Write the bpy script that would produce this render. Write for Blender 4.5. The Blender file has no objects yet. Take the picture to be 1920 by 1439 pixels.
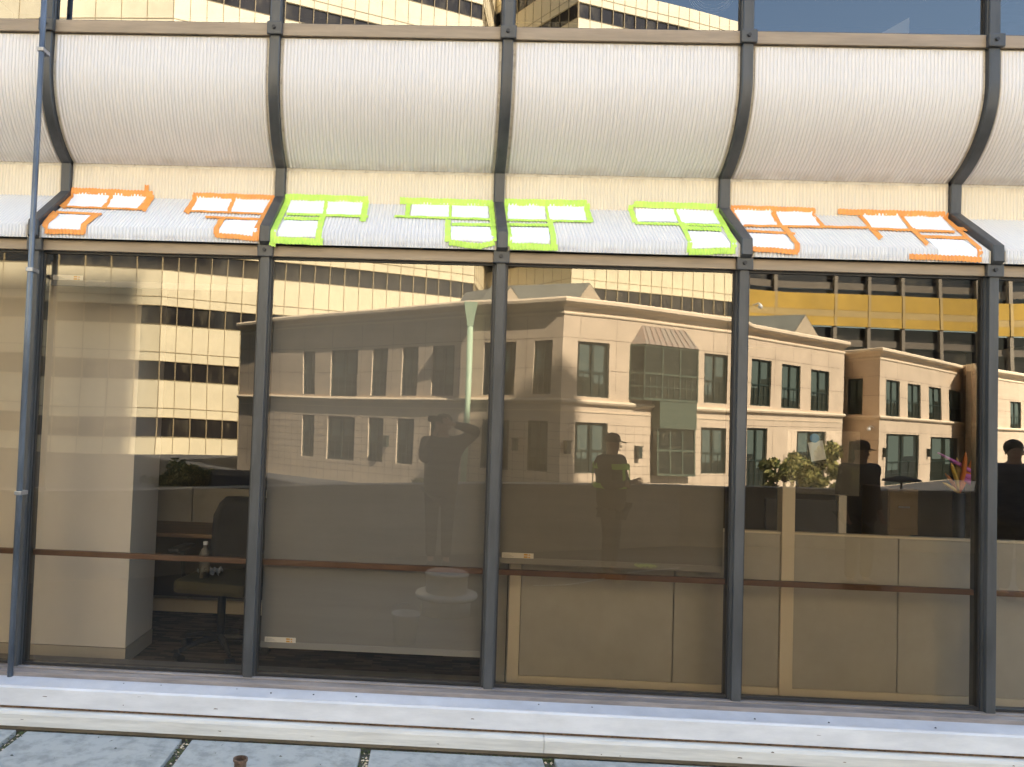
import bpy, bmesh, math, random
from mathutils import Vector, Matrix
R = math.radians
S = bpy.context.scene
COL = S.collection
rnd = random.Random(7)

# ------------------------------------------------------------------ camera, sky, sun, exposure
EYE = 1.80
YAW, PITCH, ROLL = R(-2.150), R(2.0935), R(2.046)
PX, PY, F = 761.4, 728.8, 1450.0
cy, sy, cp, sp = math.cos(YAW), math.sin(YAW), math.cos(PITCH), math.sin(PITCH)
fw = Vector((sy*cp, cy*cp, sp)); r0 = Vector((cy, -sy, 0)); u0 = r0.cross(fw)
rt = math.cos(ROLL)*r0 + math.sin(ROLL)*u0
up = -math.sin(ROLL)*r0 + math.cos(ROLL)*u0
cam = bpy.data.cameras.new('camera'); co = bpy.data.objects.new('camera', cam); COL.objects.link(co)
co.matrix_world = Matrix(((rt.x, up.x, -fw.x, 0), (rt.y, up.y, -fw.y, 0), (rt.z, up.z, -fw.z, EYE), (0, 0, 0, 1)))
cam.sensor_width = 36; cam.lens = F/1920*36
cam.shift_x = (960-PX)/1920; cam.shift_y = (PY-719.5)/1920
cam.clip_start = 0.02; cam.clip_end = 2000
S.camera = co

SUN = Vector((0.65, 0.78, 1.0)).normalized()
w = bpy.data.worlds.new('World'); S.world = w; w.use_nodes = True
nt = w.node_tree; bg = nt.nodes['Background']
sk = nt.nodes.new('ShaderNodeTexSky'); sk.sky_type = 'NISHITA'; sk.sun_disc = False
sk.sun_elevation = math.asin(SUN.z); sk.sun_rotation = math.atan2(SUN.x, SUN.y)
sk.air_density = 1.3; sk.dust_density = 1.6; sk.ozone_density = 1.5
nt.links.new(sk.outputs[0], bg.inputs[0]); bg.inputs[1].default_value = 0.075
sl = bpy.data.lights.new('sun', 'SUN'); so = bpy.data.objects.new('sun', sl); COL.objects.link(so)
sl.energy = 5.0; sl.angle = R(0.53); sl.color = (1, 0.95, 0.88)
so.rotation_euler = SUN.to_track_quat('Z', 'Y').to_euler()
S.view_settings.view_transform = 'Standard'; S.view_settings.look = 'None'
S.view_settings.exposure = 2.82; S.view_settings.gamma = 1
S.cycles.max_bounces = 10; S.cycles.transparent_max_bounces = 16; S.cycles.glossy_bounces = 4
S.cycles.diffuse_bounces = 4; S.cycles.sample_clamp_indirect = 6

GY = 4.515            # plane of the outer glass
def ray(x, y):
    return fw*F + rt*(x-PX) - up*(y-PY)
def at(x, y, Y):      # point seen at photograph pixel x, y on the plane Y (metres in front of the eye)
    d = ray(x, y); d = d*(Y/d.y)
    return Vector((d.x, Y, d.z+EYE))
def atz(x, y, z):     # the same on a level plane of height z
    d = ray(x, y); t = (z-EYE)/d.z
    return Vector((d.x*t, d.y*t, z))
def mir(v):           # a thing seen in the glass stands on our side of it
    return Vector((v.x, 2*GY-v.y, v.z))

# ------------------------------------------------------------------ materials
def lk(nt, a, b): nt.links.new(a, b)
def mat(name, col, rough=0.6, metal=0.0, var=0.0, scale=6.0, bump=0.0, bscale=60.0, stretch=(1, 1, 1), col2=None, detail=5, spec=0.5, lo=0.35, hi=0.65):
    m = bpy.data.materials.new(name); m.use_nodes = True; n = m.node_tree; b = n.nodes['Principled BSDF']
    b.inputs['Base Color'].default_value = (*col, 1); b.inputs['Roughness'].default_value = rough
    b.inputs['Metallic'].default_value = metal; b.inputs['Specular IOR Level'].default_value = spec
    tc = n.nodes.new('ShaderNodeTexCoord'); mp = n.nodes.new('ShaderNodeMapping'); mp.inputs['Scale'].default_value = stretch
    lk(n, tc.outputs['Object'], mp.inputs[0])
    if var > 0 or col2:
        ns = n.nodes.new('ShaderNodeTexNoise'); ns.inputs['Scale'].default_value = scale; ns.inputs['Detail'].default_value = detail; ns.inputs['Roughness'].default_value = 0.65
        lk(n, mp.outputs[0], ns.inputs['Vector'])
        cr = n.nodes.new('ShaderNodeValToRGB'); e = cr.color_ramp.elements
        e[0].position = lo; e[1].position = hi
        c2 = col2 or tuple(min(1, c*(1+var)) for c in col); c1 = col if col2 else tuple(c*(1-var) for c in col)
        e[0].color = (*c1, 1); e[1].color = (*c2, 1)
        lk(n, ns.outputs['Fac'], cr.inputs[0]); lk(n, cr.outputs[0], b.inputs['Base Color'])
    if bump > 0:
        nb = n.nodes.new('ShaderNodeTexNoise'); nb.inputs['Scale'].default_value = bscale; nb.inputs['Detail'].default_value = 4
        lk(n, mp.outputs[0], nb.inputs['Vector'])
        bp = n.nodes.new('ShaderNodeBump'); bp.inputs['Strength'].default_value = 1; bp.inputs['Distance'].default_value = bump
        lk(n, nb.outputs['Fac'], bp.inputs['Height']); lk(n, bp.outputs[0], b.inputs['Normal'])
    return m
def glassmat(name, trans, refl, f0, wave=0.0012, wscale=0.9, rough=0.0, dust=0.015, dmin=0.001):
    m = bpy.data.materials.new(name); m.use_nodes = True; n = m.node_tree; n.nodes.clear()
    o = n.nodes.new('ShaderNodeOutputMaterial'); mx = n.nodes.new('ShaderNodeMixShader')
    t = n.nodes.new('ShaderNodeBsdfTransparent'); g = n.nodes.new('ShaderNodeBsdfGlossy'); g.inputs['Roughness'].default_value = rough
    t.inputs[0].default_value = (*trans, 1); g.inputs[0].default_value = (*refl, 1)
    lw = n.nodes.new('ShaderNodeFresnel'); lw.inputs[0].default_value = 1.5
    ad = n.nodes.new('ShaderNodeMath'); ad.operation = 'ADD'; ad.use_clamp = True; ad.inputs[1].default_value = f0-0.04
    lk(n, lw.outputs[0], ad.inputs[0]); lk(n, ad.outputs[0], mx.inputs[0])
    lk(n, t.outputs[0], mx.inputs[1]); lk(n, g.outputs[0], mx.inputs[2])
    df = n.nodes.new('ShaderNodeBsdfDiffuse'); df.inputs[0].default_value = (0.55, 0.52, 0.47, 1); m2 = n.nodes.new('ShaderNodeMixShader')
    tc2 = n.nodes.new('ShaderNodeTexCoord'); mp2 = n.nodes.new('ShaderNodeMapping'); mp2.inputs['Scale'].default_value = (3.0, 1, 0.7); lk(n, tc2.outputs['Object'], mp2.inputs[0])
    n2 = n.nodes.new('ShaderNodeTexNoise'); n2.inputs['Scale'].default_value = 3.5; n2.inputs['Detail'].default_value = 7; n2.inputs['Roughness'].default_value = 0.7; lk(n, mp2.outputs[0], n2.inputs['Vector'])
    mr = n.nodes.new('ShaderNodeMapRange'); mr.inputs[1].default_value = 0.42; mr.inputs[2].default_value = 0.8; mr.inputs[3].default_value = dmin; mr.inputs[4].default_value = dust; lk(n, n2.outputs['Fac'], mr.inputs[0])
    lk(n, mr.outputs[0], m2.inputs[0]); lk(n, mx.outputs[0], m2.inputs[1]); lk(n, df.outputs[0], m2.inputs[2]); lk(n, m2.outputs[0], o.inputs[0])
    tc = n.nodes.new('ShaderNodeTexCoord'); ns = n.nodes.new('ShaderNodeTexNoise'); ns.inputs['Scale'].default_value = wscale; ns.inputs['Detail'].default_value = 0.5
    bp = n.nodes.new('ShaderNodeBump'); bp.inputs['Strength'].default_value = 1; bp.inputs['Distance'].default_value = wave
    lk(n, tc.outputs['Object'], ns.inputs['Vector']); lk(n, ns.outputs['Fac'], bp.inputs['Height']); lk(n, bp.outputs[0], g.inputs['Normal'])
    return m
def panelmat(name, base, grime, zlines, trans=0.0):
    """weathered ribbed sheet: soft vertical streaks, with grime gathered along its edges (zlines: heights)"""
    m = mat(name, base, 0.42, var=0.025, scale=1.5, stretch=(1.5, 1, 0.6), spec=0.35)
    n = m.node_tree; b = n.nodes['Principled BSDF']
    src = b.inputs['Base Color'].links[0].from_socket
    tc = n.nodes.new('ShaderNodeTexCoord'); sx = n.nodes.new('ShaderNodeSeparateXYZ'); lk(n, tc.outputs['Object'], sx.inputs[0])
    ns = n.nodes.new('ShaderNodeTexNoise'); ns.inputs['Scale'].default_value = 14; ns.inputs['Detail'].default_value = 6
    mp = n.nodes.new('ShaderNodeMapping'); mp.inputs['Scale'].default_value = (1, 1, 0.35); lk(n, tc.outputs['Object'], mp.inputs[0]); lk(n, mp.outputs[0], ns.inputs['Vector'])
    tot = None
    for zl, wd, amt in zlines:
        a = n.nodes.new('ShaderNodeMath'); a.operation = 'SUBTRACT'; lk(n, sx.outputs['Z'], a.inputs[0]); a.inputs[1].default_value = zl
        c = n.nodes.new('ShaderNodeMath'); c.operation = 'ABSOLUTE'; lk(n, a.outputs[0], c.inputs[0])
        mr = n.nodes.new('ShaderNodeMapRange'); mr.inputs[1].default_value = 0; mr.inputs[2].default_value = wd; mr.inputs[3].default_value = amt; mr.inputs[4].default_value = 0
        lk(n, c.outputs[0], mr.inputs[0])
        if tot is None: tot = mr.outputs[0]
        else:
            q = n.nodes.new('ShaderNodeMath'); q.operation = 'ADD'; lk(n, tot, q.inputs[0]); lk(n, mr.outputs[0], q.inputs[1]); tot = q.outputs[0]
    ml = n.nodes.new('ShaderNodeMath'); ml.operation = 'MULTIPLY'; ml.use_clamp = True; lk(n, tot, ml.inputs[0])
    cr = n.nodes.new('ShaderNodeMapRange'); cr.inputs[1].default_value = 0.35; cr.inputs[2].default_value = 0.7; lk(n, ns.outputs['Fac'], cr.inputs[0]); lk(n, cr.outputs[0], ml.inputs[1])
    mx = n.nodes.new('ShaderNodeMix'); mx.data_type = 'RGBA'; lk(n, ml.outputs[0], mx.inputs[0]); lk(n, src, mx.inputs[6]); mx.inputs[7].default_value = (*grime, 1)
    lk(n, mx.outputs[2], b.inputs['Base Color'])
    return m
M = {}
M['spandrel'] = panelmat('ribbed_white_sheet', (0.82, 0.785, 0.765), (0.50, 0.42, 0.34), [(4.02, 0.04, 0.6), (3.36, 0.03, 0.6)])
M['recess'] = panelmat('recess_sheet', (0.82, 0.72, 0.56), (0.45, 0.36, 0.25), [(3.34, 0.05, 0.8)])
M['slope'] = panelmat('slope_sheet', (0.76, 0.735, 0.705), (0.36, 0.34, 0.33), [(2.80, 0.02, 0.6), (3.13, 0.02, 0.3)])
M['spandrel_groove'] = mat('groove_grime', (0.67, 0.64, 0.615), 0.6)  # shade in the rib valleys, put into the colour here and below
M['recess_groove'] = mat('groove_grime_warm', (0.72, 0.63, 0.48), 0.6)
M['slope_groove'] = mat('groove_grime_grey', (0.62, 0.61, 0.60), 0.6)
M['flange'] = mat('flange_putty', (0.66, 0.60, 0.50), 0.6, var=0.25, scale=25, col2=(0.40, 0.33, 0.25), lo=0.5, hi=0.75)
M['mullion'] = mat('mullion_paint', (0.062, 0.064, 0.066), 0.42, 0.0, var=0.25, scale=9, bump=0.0006, bscale=70, stretch=(1, 1, 0.2), spec=0.5)
M['gasket'] = mat('gasket', (0.02, 0.02, 0.022), 0.5)
M['bronze'] = mat('bronze_trim', (0.34, 0.26, 0.18), 0.45, 0.0, var=0.14, scale=4, stretch=(0.6, 1, 6), bump=0.0003, bscale=60)
M['sill'] = mat('sill_metal', (0.235, 0.205, 0.19), 0.5, var=0.22, scale=7, stretch=(0.6, 4, 4), bump=0.0012, bscale=22)
M['ledge'] = mat('ledge_metal', (0.53, 0.53, 0.55), 0.45, var=0.08, scale=6, bump=0.0015, bscale=9)
M['fascia'] = mat('fascia_metal', (0.66, 0.65, 0.645), 0.5, var=0.10, scale=4, stretch=(0.7, 1, 3), bump=0.0008, bscale=14)
M['fascia2'] = mat('fascia_lower', (0.66, 0.635, 0.58), 0.5, var=0.12, scale=5, stretch=(0.5, 1, 6), bump=0.001, bscale=12)
M['rust'] = mat('rust', (0.13, 0.08, 0.05), 0.9, var=0.5, scale=40, bump=0.002, bscale=120)
M['paver'] = mat('paver', (0.29, 0.295, 0.27), 0.9, scale=9, col2=(0.42, 0.42, 0.385), bump=0.002, bscale=60, detail=9, lo=0.38, hi=0.55)
M['roofing'] = mat('roofing_felt', (0.055, 0.053, 0.05), 0.9, var=0.2, scale=2, bump=0.001)
M['soil'] = mat('joint_soil', (0.075, 0.07, 0.055), 0.95, scale=30, col2=(0.17, 0.15, 0.12), bump=0.006, bscale=70)
M['moss'] = mat('moss', (0.045, 0.065, 0.02), 0.95, scale=60, col2=(0.12, 0.13, 0.05))
M['brown_rail'] = mat('brown_rail', (0.17, 0.085, 0.045), 0.5, var=0.15, scale=5)
M['blind'] = mat('blind_cloth', (0.265, 0.25, 0.222), 0.85, var=0.05, scale=2.5, bump=0.0003, bscale=500, stretch=(0.3, 1, 4))
M['hem'] = mat('blind_hem', (0.34, 0.32, 0.285), 0.7)
M['sticker'] = mat('sticker_white', (0.92, 0.86, 0.74), 0.5)
M['orange_ink'] = mat('orange_ink', (0.85, 0.42, 0.05), 0.5)
M['grey_ink'] = mat('grey_ink', (0.45, 0.42, 0.38), 0.5)
M['beige'] = mat('interior_beige', (0.92, 0.85, 0.74), 0.8, var=0.03, scale=2)
M['beige_dark'] = mat('baseboard', (0.60, 0.53, 0.43), 0.7)
M['cubicle'] = mat('cubicle_cloth', (0.52, 0.49, 0.43), 0.9, var=0.06, scale=3, bump=0.0008, bscale=420)
M['cub_trim'] = mat('cubicle_trim', (0.86, 0.76, 0.58), 0.5)
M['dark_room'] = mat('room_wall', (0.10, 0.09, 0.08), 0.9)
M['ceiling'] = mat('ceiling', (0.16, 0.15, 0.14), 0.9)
M['black'] = mat('black_plastic', (0.018, 0.018, 0.02), 0.45)
M['darkcloth'] = mat('chair_mesh', (0.03, 0.03, 0.032), 0.85)
M['mustard'] = mat('mustard_cloth', (0.085, 0.07, 0.03), 0.9)
M['steel'] = mat('steel', (0.30, 0.31, 0.34), 0.35, 0.7, var=0.2, scale=30, stretch=(1, 1, 0.2))
M['pole'] = mat('pole_paint', (0.13, 0.155, 0.19), 0.35, 0.3, var=0.35, scale=16, stretch=(1, 1, 0.15), bump=0.0006, bscale=50)
M['paper'] = mat('paper', (0.95, 0.95, 0.95), 0.6)
M['orange'] = mat('orange_tape', (0.95, 0.36, 0.075), 0.5, var=0.10, scale=12)
M['green'] = mat('green_tape', (0.60, 0.92, 0.13), 0.5, var=0.12, scale=12)
M['glass_lo'] = glassmat('lower_glass', (0.71, 0.68, 0.635), (1.0, 0.93, 0.80), 0.125, wave=0.0027, wscale=0.85)
M['glass_up'] = glassmat('upper_glass', (0.42, 0.42, 0.42), (1.0, 0.97, 0.93), 0.165, wave=0.0016)
M['screen'] = glassmat('frosted_screen', (0.72, 0.70, 0.64), (0.8, 0.8, 0.8), 0.06, wave=0, dust=0.24, dmin=0.18)
M['white'] = mat('white_plastic', (0.8, 0.8, 0.78), 0.5)
M['purple'] = mat('purple_quill', (0.62, 0.16, 0.62), 0.5)
M['orangeq'] = mat('orange_quill', (0.9, 0.26, 0.05), 0.5)
M['yellowq'] = mat('yellow_quill', (0.85, 0.55, 0.10), 0.5)
M['parapet'] = mat('parapet_render', (0.26, 0.235, 0.205), 0.9, var=0.15, scale=3, bump=0.002)
M['stone'] = mat('tan_stone', (0.60, 0.475, 0.345), 0.85, var=0.09, scale=0.7, bump=0.002, bscale=20)
M['stone_trim'] = mat('tan_trim', (0.74, 0.60, 0.43), 0.8, var=0.06, scale=0.6)
M['stone_joint'] = mat('stone_joint', (0.10, 0.065, 0.04), 0.9)
M['win_dark'] = mat('dark_window', (0.024, 0.030, 0.024), 0.08, spec=0.35)
M['win_frame'] = mat('window_frame', (0.020, 0.035, 0.028), 0.4)
M['win_frame2'] = mat('green_frame', (0.085, 0.11, 0.08), 0.5, spec=0.2)
M['curtain'] = mat('window_blind', (0.075, 0.105, 0.09), 0.8)
M['copper'] = mat('copper_roof', (0.30, 0.20, 0.15), 0.7, scale=1.4, col2=(0.26, 0.235, 0.19), stretch=(3, 3, 0.6))
M['roof_metal'] = mat('roof_metal', (0.30, 0.30, 0.26), 0.5, var=0.1, scale=1)
M['pipe_green'] = mat('pale_green_pipe', (0.42, 0.55, 0.38), 0.5, var=0.06, scale=2)
M['cream'] = mat('cream_panel', (0.80, 0.69, 0.46), 0.6, var=0.07, scale=0.5)
M['cream_joint'] = mat('panel_joint', (0.34, 0.26, 0.14), 0.7)
M['tower_glass'] = mat('tower_glass', (0.020, 0.018, 0.018), 0.08, spec=0.6, scale=0.8, col2=(0.10, 0.085, 0.06), lo=0.5, hi=0.75, stretch=(1, 1, 0.4))
M['gold'] = mat('gold_glass', (0.47, 0.295, 0.05), 0.35, var=0.12, scale=0.4)  # sunlight on the glass strips is put into this colour
M['goldpale'] = mat('pale_gold', (0.42, 0.295, 0.11), 0.5, var=0.12, scale=0.4)  # paler sunlit parts of the same strip, also done by colour
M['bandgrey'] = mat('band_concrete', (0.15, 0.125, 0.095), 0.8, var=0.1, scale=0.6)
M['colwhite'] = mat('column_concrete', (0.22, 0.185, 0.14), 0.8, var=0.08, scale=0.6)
M['asphalt'] = mat('asphalt', (0.055, 0.055, 0.058), 0.9, var=0.2, scale=0.8)
M['leaf1'] = mat('leaf_light', (0.52, 0.47, 0.17), 0.6, var=0.3, scale=3)
M['leaf2'] = mat('leaf_dark', (0.10, 0.14, 0.04), 0.6, var=0.3, scale=3)
M['bark'] = mat('bark', (0.12, 0.09, 0.06), 0.9)
M['vent'] = mat('vent_metal', (0.42, 0.43, 0.44), 0.45, 0.2, var=0.1, scale=8)
M['skin'] = mat('skin', (0.42, 0.25, 0.17), 0.6)
M['hair'] = mat('hair', (0.03, 0.02, 0.015), 0.8)
M['cloth_dark'] = mat('dark_jacket', (0.022, 0.022, 0.026), 0.9)
M['cloth_navy'] = mat('navy_jacket', (0.02, 0.028, 0.055), 0.9)
M['cloth_grey'] = mat('charcoal_trousers', (0.035, 0.034, 0.036), 0.9)
M['hivis'] = mat('hivis', (0.42, 0.80, 0.06), 0.7)
M['red'] = mat('dark_red', (0.35, 0.05, 0.04), 0.5)
M['blue'] = mat('blue_label', (0.05, 0.20, 0.55), 0.5)
M['bottle'] = mat('bottle_plastic', (0.35, 0.37, 0.40), 0.25)
M['greenplastic'] = mat('green_plastic', (0.05, 0.30, 0.06), 0.4)
M['cab_brown'] = mat('cabinet_brown', (0.26, 0.19, 0.11), 0.6)
M['wood'] = mat('desk_wood', (0.22, 0.13, 0.07), 0.5, var=0.2, scale=3, stretch=(1, 6, 6))
def carpetmat():
    m = mat('carpet_tiles', (0.06, 0.05, 0.042), 0.95, bump=0.002, bscale=300); n = m.node_tree; b = n.nodes['Principled BSDF']
    tc = n.nodes.new('ShaderNodeTexCoord'); mp = n.nodes.new('ShaderNodeMapping'); mp.inputs['Scale'].default_value = (4.2, 9, 1); mp.inputs['Rotation'].default_value = (0, 0, 0.0)
    bk = n.nodes.new('ShaderNodeTexBrick'); bk.inputs['Scale'].default_value = 1; bk.inputs['Mortar Size'].default_value = 0
    bk.inputs['Color1'].default_value = (0.06, 0.05, 0.04, 1); bk.inputs['Color2'].default_value = (0.22, 0.16, 0.11, 1); bk.inputs['Bias'].default_value = -0.2
    lk(n, tc.outputs['Object'], mp.inputs[0]); lk(n, mp.outputs[0], bk.inputs[0]); lk(n, bk.outputs[0], b.inputs['Base Color'])
    return m
M['carpet'] = carpetmat()

# ------------------------------------------------------------------ mesh helpers
class MB:
    def __init__(s): s.v = []; s.f = []; s.mi = []; s.cur = 0
    def add(s, vs, fs):
        o = len(s.v); s.v += [tuple(v) for v in vs]
        for f in fs: s.f.append([i+o for i in f]); s.mi.append(s.cur)
        return s
    def quad(s, a, b, c, d): return s.add([a, b, c, d], [(0, 1, 2, 3)])
    def box(s, x0, x1, y0, y1, z0, z1, bev=0):
        if bev: 
            return s.cbox(x0, x1, y0, y1, z0, z1, bev)
        v = [(x, y, z) for z in (z0, z1) for y in (y0, y1) for x in (x0, x1)]
        return s.add(v, [(0, 2, 3, 1), (4, 5, 7, 6), (0, 1, 5, 4), (2, 6, 7, 3), (0, 4, 6, 2), (1, 3, 7, 5)])
    def cbox(s, x0, x1, y0, y1, z0, z1, b):
        bm = bmesh.new(); bmesh.ops.create_cube(bm, size=1)
        for v in bm.verts:
            v.co = ((x0+x1)/2+v.co.x*(x1-x0), (y0+y1)/2+v.co.y*(y1-y0), (z0+z1)/2+v.co.z*(z1-z0))
        bmesh.ops.bevel(bm, geom=list(bm.edges), offset=b, segments=2, profile=0.6, affect='EDGES')
        bm.verts.index_update()
        s.add([v.co[:] for v in bm.verts], [[q.index for q in f.verts] for f in bm.faces]); bm.free(); return s
    def obox(s, c, ax, ay, az, hx, hy, hz):
        c = Vector(c); v = [c+ax*hx*i+ay*hy*j+az*hz*k for k in (-1, 1) for j in (-1, 1) for i in (-1, 1)]
        return s.add(v, [(0, 2, 3, 1), (4, 5, 7, 6), (0, 1, 5, 4), (2, 6, 7, 3), (0, 4, 6, 2), (1, 3, 7, 5)])
    def tube(s, pts, r, n=10, cap=True):
        pts = [Vector(p) for p in pts]; rr = r if isinstance(r, (list, tuple)) else [r]*len(pts)
        rings = []
        for i, p in enumerate(pts):
            t = (pts[min(i+1, len(pts)-1)]-pts[max(i-1, 0)]).normalized()
            a = t.cross(Vector((0, 0, 1))); a = a.normalized() if a.length > 1e-3 else Vector((1, 0, 0)); b = t.cross(a)
            rings.append([p+(a*math.cos(2*math.pi*k/n)+b*math.sin(2*math.pi*k/n))*rr[i] for k in range(n)])
        fs = [(i*n+k, i*n+(k+1) % n, (i+1)*n+(k+1) % n, (i+1)*n+k) for i in range(len(pts)-1) for k in range(n)]
        if cap: fs += [tuple(range(n))[::-1], tuple((len(pts)-1)*n+k for k in range(n))]
        return s.add([q for g in rings for q in g], fs)
    def lathe(s, prof, c, n=32):
        cx, cy_, cz = c; v = [(cx+r*math.cos(2*math.pi*k/n), cy_+r*math.sin(2*math.pi*k/n), cz+z) for r, z in prof for k in range(n)]
        return s.add(v, [(i*n+k, i*n+(k+1) % n, (i+1)*n+(k+1) % n, (i+1)*n+k) for i in range(len(prof)-1) for k in range(n)])
    def ball(s, c, rx, ry, rz, n=14):
        c = Vector(c); v = []; m = n//2
        for i in range(m+1):
            th = math.pi*i/m
            for k in range(n):
                ph = 2*math.pi*k/n; v.append((c.x+rx*math.sin(th)*math.cos(ph), c.y+ry*math.sin(th)*math.sin(ph), c.z+rz*math.cos(th)))
        return s.add(v, [(i*n+k, (i+1)*n+k, (i+1)*n+(k+1) % n, i*n+(k+1) % n) for i in range(m) for k in range(n)])
    def prism(s, poly, x0, x1):   # poly of (y, z) extruded along x
        n = len(poly)
        return s.add([(x, y, z) for x in (x0, x1) for y, z in poly], [(i, (i+1) % n, n+(i+1) % n, n+i) for i in range(n)]+[tuple(range(n))[::-1], tuple(range(n, 2*n))])
    def build(s, name, m, parent=None, smooth=False):
        me = bpy.data.meshes.new(name); me.from_pydata(s.v, [], s.f)
        ms = m if isinstance(m, (list, tuple)) else [m]
        for q in ms: me.materials.append(M[q] if isinstance(q, str) else q)
        me.polygons.foreach_set('material_index', s.mi)
        if smooth: me.polygons.foreach_set('use_smooth', [True]*len(s.f))
        bm = bmesh.new(); bm.from_mesh(me); bmesh.ops.remove_doubles(bm, verts=bm.verts, dist=1e-5)
        bmesh.ops.recalc_face_normals(bm, faces=bm.faces); bm.to_mesh(me); bm.free()
        o = bpy.data.objects.new(name, me); COL.objects.link(o)
        if parent: o.parent = parent
        return o
def tag(o, label=None, cat=None, group=None, kind=None):
    if label: o['label'] = label
    if cat: o['category'] = cat
    if group: o['group'] = group
    if kind: o['kind'] = kind
    return o
def thing(name, label, cat, group=None, loc=(0, 0, 0)):
    o = bpy.data.objects.new(name, None); COL.objects.link(o); o.empty_display_size = 0.2; o.location = loc
    return tag(o, label, cat, group)
def struct(o): o['kind'] = 'structure'; return o
V = Vector

# ------------------------------------------------------------------ the office facade
MX = [-2.398, -1.021, 0.358, 1.746, 3.139]
MX = [MX[0]-2*1.38, MX[0]-1.38] + MX + [MX[-1]+1.39, MX[-1]+2.78]
Z_G0, Z_G1 = 0.275, 2.714        # lower glass
Z_T2 = 2.776                     # top of lower transom
Z_LIP = 2.852
Z_FOLD, Z_REC = 3.13, 3.35
Z_P1, Z_U0 = 4.035, 4.110        # panel top, upper glass bottom
Z_TOP = 6.6
YD = 4.5; YB = 4.816; YL = 4.445
HW = 0.033
RA, HA = 0.553, 0.50
def arc_prof(n=22):
    out = [(YD, Z_P1-0.012)]
    z0 = Z_REC+HA
    out.append((YD, z0+0.05))
    for i in range(n+1):
        h = HA*i/n; out.append((YD+RA-math.sqrt(RA*RA-h*h), z0-h))
    return out
office = thing('office_building', 'office building with white ribbed curved panels and bronze windows in dark mullions', 'building')
def offset_prof(p, d):   # shift a (y, z) profile outwards (towards -y) by d
    out = []
    for i, (y, z) in enumerate(p):
        a = V((p[max(i-1, 0)])); b = V((p[min(i+1, len(p)-1)])); t = (b-a).normalized()
        n = V((-abs(t.y) if abs(t.y) > 1e-6 else -1e-6, 0)); n = V((t.y, -t.x))
        if n.x > 0: n = -n
        out.append((y+n.x*d, z+n.y*d))
    return out
PITCH_R = 0.0212
def ribbed(prof, x0, x1, amp, mode='flute', seg=8):
    """corrugated sheet whose flutes run along the profile"""
    k = max(1, round((x1-x0)/PITCH_R)); nx = k*seg
    pn = []
    for i, (y, z) in enumerate(prof):
        a = V(prof[max(i-1, 0)]); b = V(prof[min(i+1, len(prof)-1)]); t = (b-a).normalized(); n = V((t.y, -t.x)); n = -n if n.x > 0 else n
        pn.append(n)
    mb = MB(); vs = []
    for j in range(nx+1):
        x = x0+(x1-x0)*j/nx; ph = j/seg
        h = amp*abs(math.sin(math.pi*ph)) if mode == 'flute' else amp*(0.5-0.5*math.cos(2*math.pi*ph))
        for (y, z), n in zip(prof, pn): vs.append((x, y+n.x*h, z+n.y*h))
    m = len(prof)
    for j in range(nx):
        mb.cur = 1 if (j % seg in ((0, seg-1) if mode == 'flute' else (0, seg-1))) else 0  # valley faces take the darker painted shade colour
        if j == 0: mb.add(vs, [(i, i+1, m+i+1, m+i) for i in range(m-1)])
        else:
            for i in range(m-1): mb.f.append([j*m+i, j*m+i+1, (j+1)*m+i+1, (j+1)*m+i]); mb.mi.append(mb.cur)
    return mb
def sheet(prof, x0, x1):
    mb = MB(); m = len(prof)
    mb.add([(x, y, z) for x in (x0, x1) for y, z in prof], [(i, i+1, m+i+1, m+i) for i in range(m-1)]); return mb
arc = arc_prof()
slope_prof = [(YB, Z_FOLD), (YL, Z_LIP), (YL, Z_T2+0.004)]
nb = len(MX)-1
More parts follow.
